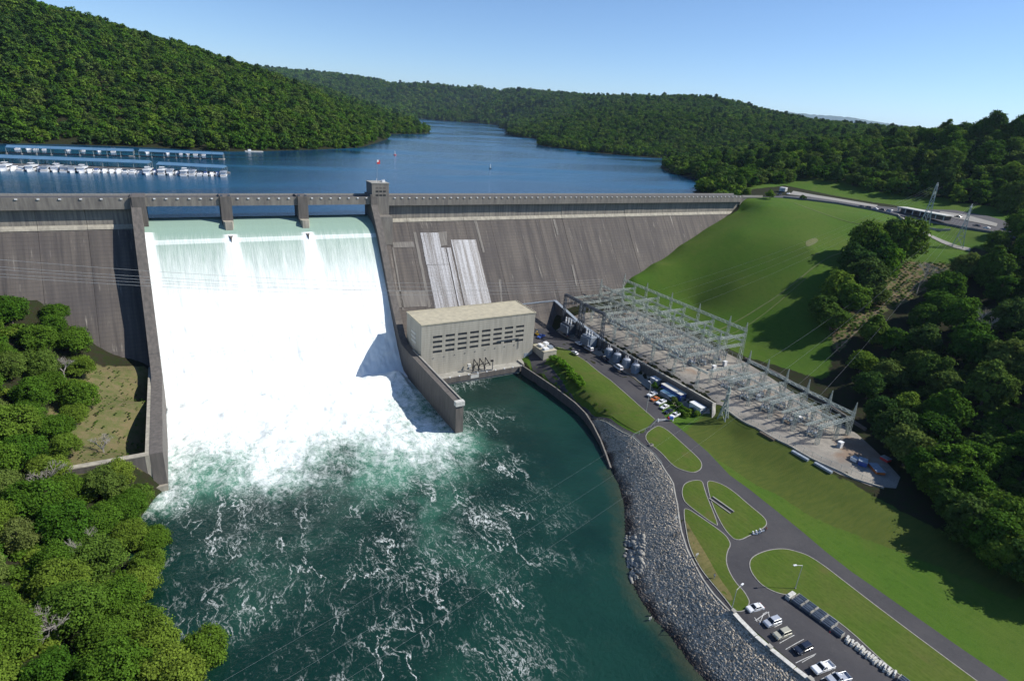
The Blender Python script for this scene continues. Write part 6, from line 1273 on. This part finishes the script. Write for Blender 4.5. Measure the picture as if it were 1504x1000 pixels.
# undergrowth beneath the near woods
def under(name, label, poly, n, seed, smin=.28, smax=.5, mat='leaf', excl=None):
    r_ = np.random.default_rng(seed); P_ = np.array(poly); x = r_.uniform(P_[:, 0].min(), P_[:, 0].max(), n*3); y = r_.uniform(P_[:, 1].min(), P_[:, 1].max(), n*3); k = inpoly(x, y, poly)
    if excl: k &= ~inpoly(x, y, excl)
    x, y = x[k][:n], y[k][:n]; z = H(x, y); g = z > -78; x, y, z = x[g], y[g], z[g]
    cm = [crown_mesh('crown', 700+i, R=6., squash=.7, nl=12, twigs=16, leaves=6, leaf=.8, sig=.6, mat=mat, drop=.3)[0] for i in range(2)]
    forest(name, label, (x, y, z+.8, r_.uniform(smin, smax, len(x))), cm, seed)
under('undergrowth', 'leafy undergrowth below the trees of the left bank', [(-120,-20),(-45,-25),(-36,-60),(-38,-114),(-8,-118),(-9,-135),(-10,-165),(-5,-190),(2,-215),(5,-260),(-120,-270)], 1500, 5, mat='leaf_fresh', excl=DRY)
under('undergrowth', 'dark undergrowth in the right hand wood', [(470,-145),(400,-180),(330,-185),(292,-165),(282,-190),(262,-215),(246,-238),(228,-250),(214,-266),(212,-300),(260,-340),(520,-340),(560,-150)], 2600, 6, .3, .62)
under('brush', 'low scrub scattered over the cleared strip beside the hill clump', CUT, 420, 7, .05, .16)
under('brush', 'thin scrub on dry clearing behind the left wall', DRY, 260, 8, .03, .08)
#@@MARINA
# ------------------------------------------------------------------ marina
def dock(lb, p0, p1, wdt=15, zr=-4.):
    a = Vector(P(*p0, zr)[:2]); b = Vector(P(*p1, zr)[:2]); l = (b-a).length; d = (b-a).normalized(); o = thing('covered_dock', lb, 'dock', ((a.x+b.x)/2, (a.y+b.y)/2, -9.5), math.atan2(d.y, d.x), 'blue roofed covered docks'); h = zr+9.5
    n = max(3, int(l/9)); sl = l/n
    for k in range(n):
        x0 = -l/2+k*sl; m1 = MB(); m1.add([(x0+.05, -wdt/2, h-.8), (x0+sl-.05, -wdt/2, h-.8), (x0+sl-.05, 0, h+.6), (x0+.05, 0, h+.6), (x0+sl-.05, wdt/2, h-.8), (x0+.05, wdt/2, h-.8), (x0+.05, -wdt/2, h-1.05), (x0+sl-.05, -wdt/2, h-1.05), (x0+sl-.05, wdt/2, h-1.05), (x0+.05, wdt/2, h-1.05)], [(0,1,2,3),(3,2,4,5),(6,7,1,0),(5,4,8,9),(7,6,9,8),(0,3,5,9,6),(1,7,8,4,2)]); m1.build('roof_panel', M['roofblue'], o)
    MB().box(-l/2, l/2, -1.3, 1.3, -.2, .5).build('walkway', M['decking'], o)
    pm2 = shared(('post', 'dock', h), lambda: MB().box(-.15, .15, -.15, .15, 0, h-.9), M['steel'])
    fm = shared(('finger', wdt), lambda: MB().box(-.5, .5, -wdt/2, wdt/2, -.2, .4), M['decking'])
    for k in range(n+1):
        for y in (-wdt/2+.4, 0, wdt/2-.4): link('post', pm2, o, (-l/2+min(k*sl, l-.2)+.1, y, 0))
        link('finger', fm, o, (-l/2+k*sl, 0, -.01))
    return o, a, b
dock('long blue roofed dock, front row left, reaching the left edge', (-40,227), (220,237), 13); dock('shorter blue roofed dock, front row right', (233,239), (330,244), 12)
dock('long blue roofed dock, back row left', (10,214), (196,220), 13); dock('shorter blue roofed dock in the back row, right', (205,220), (328,225), 13)
MB_ = thing('jetty', 'open walkway jetty with finger piers in front of the roofed docks', 'jetty', (0, 0, -9.5))
a = Vector(P(-40,240,-9.)[:2]); b = Vector(P(338,254,-9.)[:2]); m1 = MB(); m1.bar((a.x, a.y, .3), (b.x, b.y, .3), 1.6); m1.build('walkway', M['decking'], MB_)
def boat_kind(key, l, w_, style, top):
    o = thing('houseboat' if style == 'house' else 'motor_boat', 'x', 'boat'); m1 = MB(); h = l/2; q = w_/2
    sec = [(-h, q*.9, 0), (-h*.2, q, 0), (h*.5, q*.8, .15), (h*.85, q*.35, .4), (h, .05, .55)]; vs = []; fs = []
    for x, ww_, sh in sec: vs += [(x, -ww_*.75, -.5), (x, ww_*.75, -.5), (x, ww_, .9+sh), (x, -ww_, .9+sh)]
    for i in range(4):
        for j in range(4): fs.append((i*4+j, i*4+(j+1) % 4, (i+1)*4+(j+1) % 4, (i+1)*4+j))
    fs += [(0, 1, 2, 3), (19, 18, 17, 16)]; m1.add(vs, fs); m1.build('hull', M['white'], o)
    if style == 'house':
        MB().box(-h*.72, h*.55, -q*.86, q*.86, .92, 3.1).build('cabin', M['white'], o); MB().box(-h*.68, h*.5, -q*.88, q*.88, 1.7, 2.5).build('windows', M['glass'], o); MB().box(-h*.8, h*.62, -q*.95, q*.95, 3.11, 3.3).build('roof', M[top], o)
        MB().box(-h*.3, h*.2, -q*.6, q*.6, 4.6, 4.75).build('canopy', M['navy'] if key % 2 else M['white'], o); m2 = MB(); [m2.bar((x, y, 3.3), (x, y, 4.6), .08) for x in (-h*.28, h*.18) for y in (-q*.55, q*.55)]; m2.build('canopy_frame', M['steel'], o)
    else:
        MB().add([(-h*.5, -q*.7, .92), (h*.45, -q*.55, .92), (h*.45, q*.55, .92), (-h*.5, q*.7, .92), (-h*.4, -q*.6, 2.3), (h*.1, -q*.5, 2.3), (h*.1, q*.5, 2.3), (-h*.4, q*.6, 2.3)], [(4,5,6,7),(0,1,5,4),(1,2,6,5),(2,3,7,6),(3,0,4,7)]).build('cabin', M['white'], o)
        MB().box(-h*.36, h*.02, -q*.68, q*.68, 1.5, 2.05).build('windows', M['glass'], o); MB().box(-h*.5, h*.05, -q*.6, q*.6, 2.32, 2.5).build('canopy', M[top], o)
    MB().box(-h*.96, -h*.75, -q*.7, q*.7, .92, 1.15).build('deck', M['decking'], o); return o
protos = [boat_kind(0, 17, 5, 'house', 'white'), boat_kind(1, 15, 4.6, 'house', 'silver'), boat_kind(2, 12, 4, 'cruiser', 'navy'), boat_kind(3, 13, 4.2, 'cruiser', 'white'), boat_kind(4, 10, 3.4, 'cruiser', 'blue')]
brg = random.Random(9); a = Vector(P(-30,250,-9.5)[:2]); b = Vector(P(333,260,-9.5)[:2]); d = (b-a).normalized(); n_ = Vector((d.y, -d.x)); L_ = (b-a).length; s = 0; i = 0
places = ['near the left edge of the marina', 'left of the middle of the marina', 'right of the middle of the marina', 'toward the open end of the marina']; looks = ['white houseboat with navy canopy', 'white houseboat with silver roof', 'white cruiser with a dark canopy', 'white cruiser with white canopy', 'small white cruiser with blue canopy']; looks[0] = 'large white houseboat with white canopy'; looks[1] = 'white houseboat with silver roof and navy canopy'
while s < L_-3:
    k = brg.choice((0, 0, 1, 1, 2, 3, 4)); w_ = (5, 4.6, 4, 4.2, 3.4)[k]; s += w_/2+.05; q = a+d*s-n_*brg.uniform(4, 7); pl = places[min(3, int(4*s/L_))]
    place(protos[k], STATE, (q.x, q.y, -9.45), math.atan2(n_.y, n_.x)+(math.pi if brg.random() < .35 else 0)+brg.uniform(-.04, .04), None, looks[k]+' moored '+pl, looks[k]+'s '+pl); s += w_/2+.05; i += 1
for row, (p0, p1, zr, nm) in enumerate([((20,219),(194,224),-9.3,'under the back row roof on the left'), ((210,225),(326,229),-9.3,'under the back row roof on the right')]):
    a = Vector(P(*p0, zr)[:2]); b = Vector(P(*p1, zr)[:2]); d = (b-a).normalized(); s = 3; Lb = (b-a).length
    while s < Lb:
        k = brg.choice((1, 2, 3, 4)); q = a+d*s; place(protos[k], STATE, (q.x, q.y, -9.45), math.atan2(-d.x, d.y)+(math.pi if brg.random() < .5 else 0), .9, looks[k]+' '+nm, looks[k]+'s '+nm); s += brg.choice((5.5, 6.5, 11, 16))
dk2 = thing('swim_dock', 'small pale floating dock off the wooded shore right of marina', 'dock', P(373,223,-9.5), .1); MB().box(-9, 9, -1.5, 1.5, -.2, .7).build('deck', M['block'], dk2); MB().box(-6, -3, -1.2, 1.2, .7, 2.2).build('locker', M['white'], dk2)
# ------------------------------------------------------------------ air between the camera and the far ridges
hz = MB(); hz.box(-9000, 21500, -1500, 27500, -95, 700); hm = bpy.data.materials.new('haze'); hm.use_nodes = True; t = hm.node_tree; t.nodes.remove(t.nodes['Principled BSDF'])
pv = N(t, 'ShaderNodeVolumePrincipled'); pv.inputs['Density'].default_value = 2.6e-5; pv.inputs['Color'].default_value = (.55, .74, 1, 1); pv.inputs['Anisotropy'].default_value = .2; L(t, pv.outputs[0], t.nodes['Material Output'].inputs['Volume'])
hz.build('haze', hm, kind='stuff')
#@@HAZE
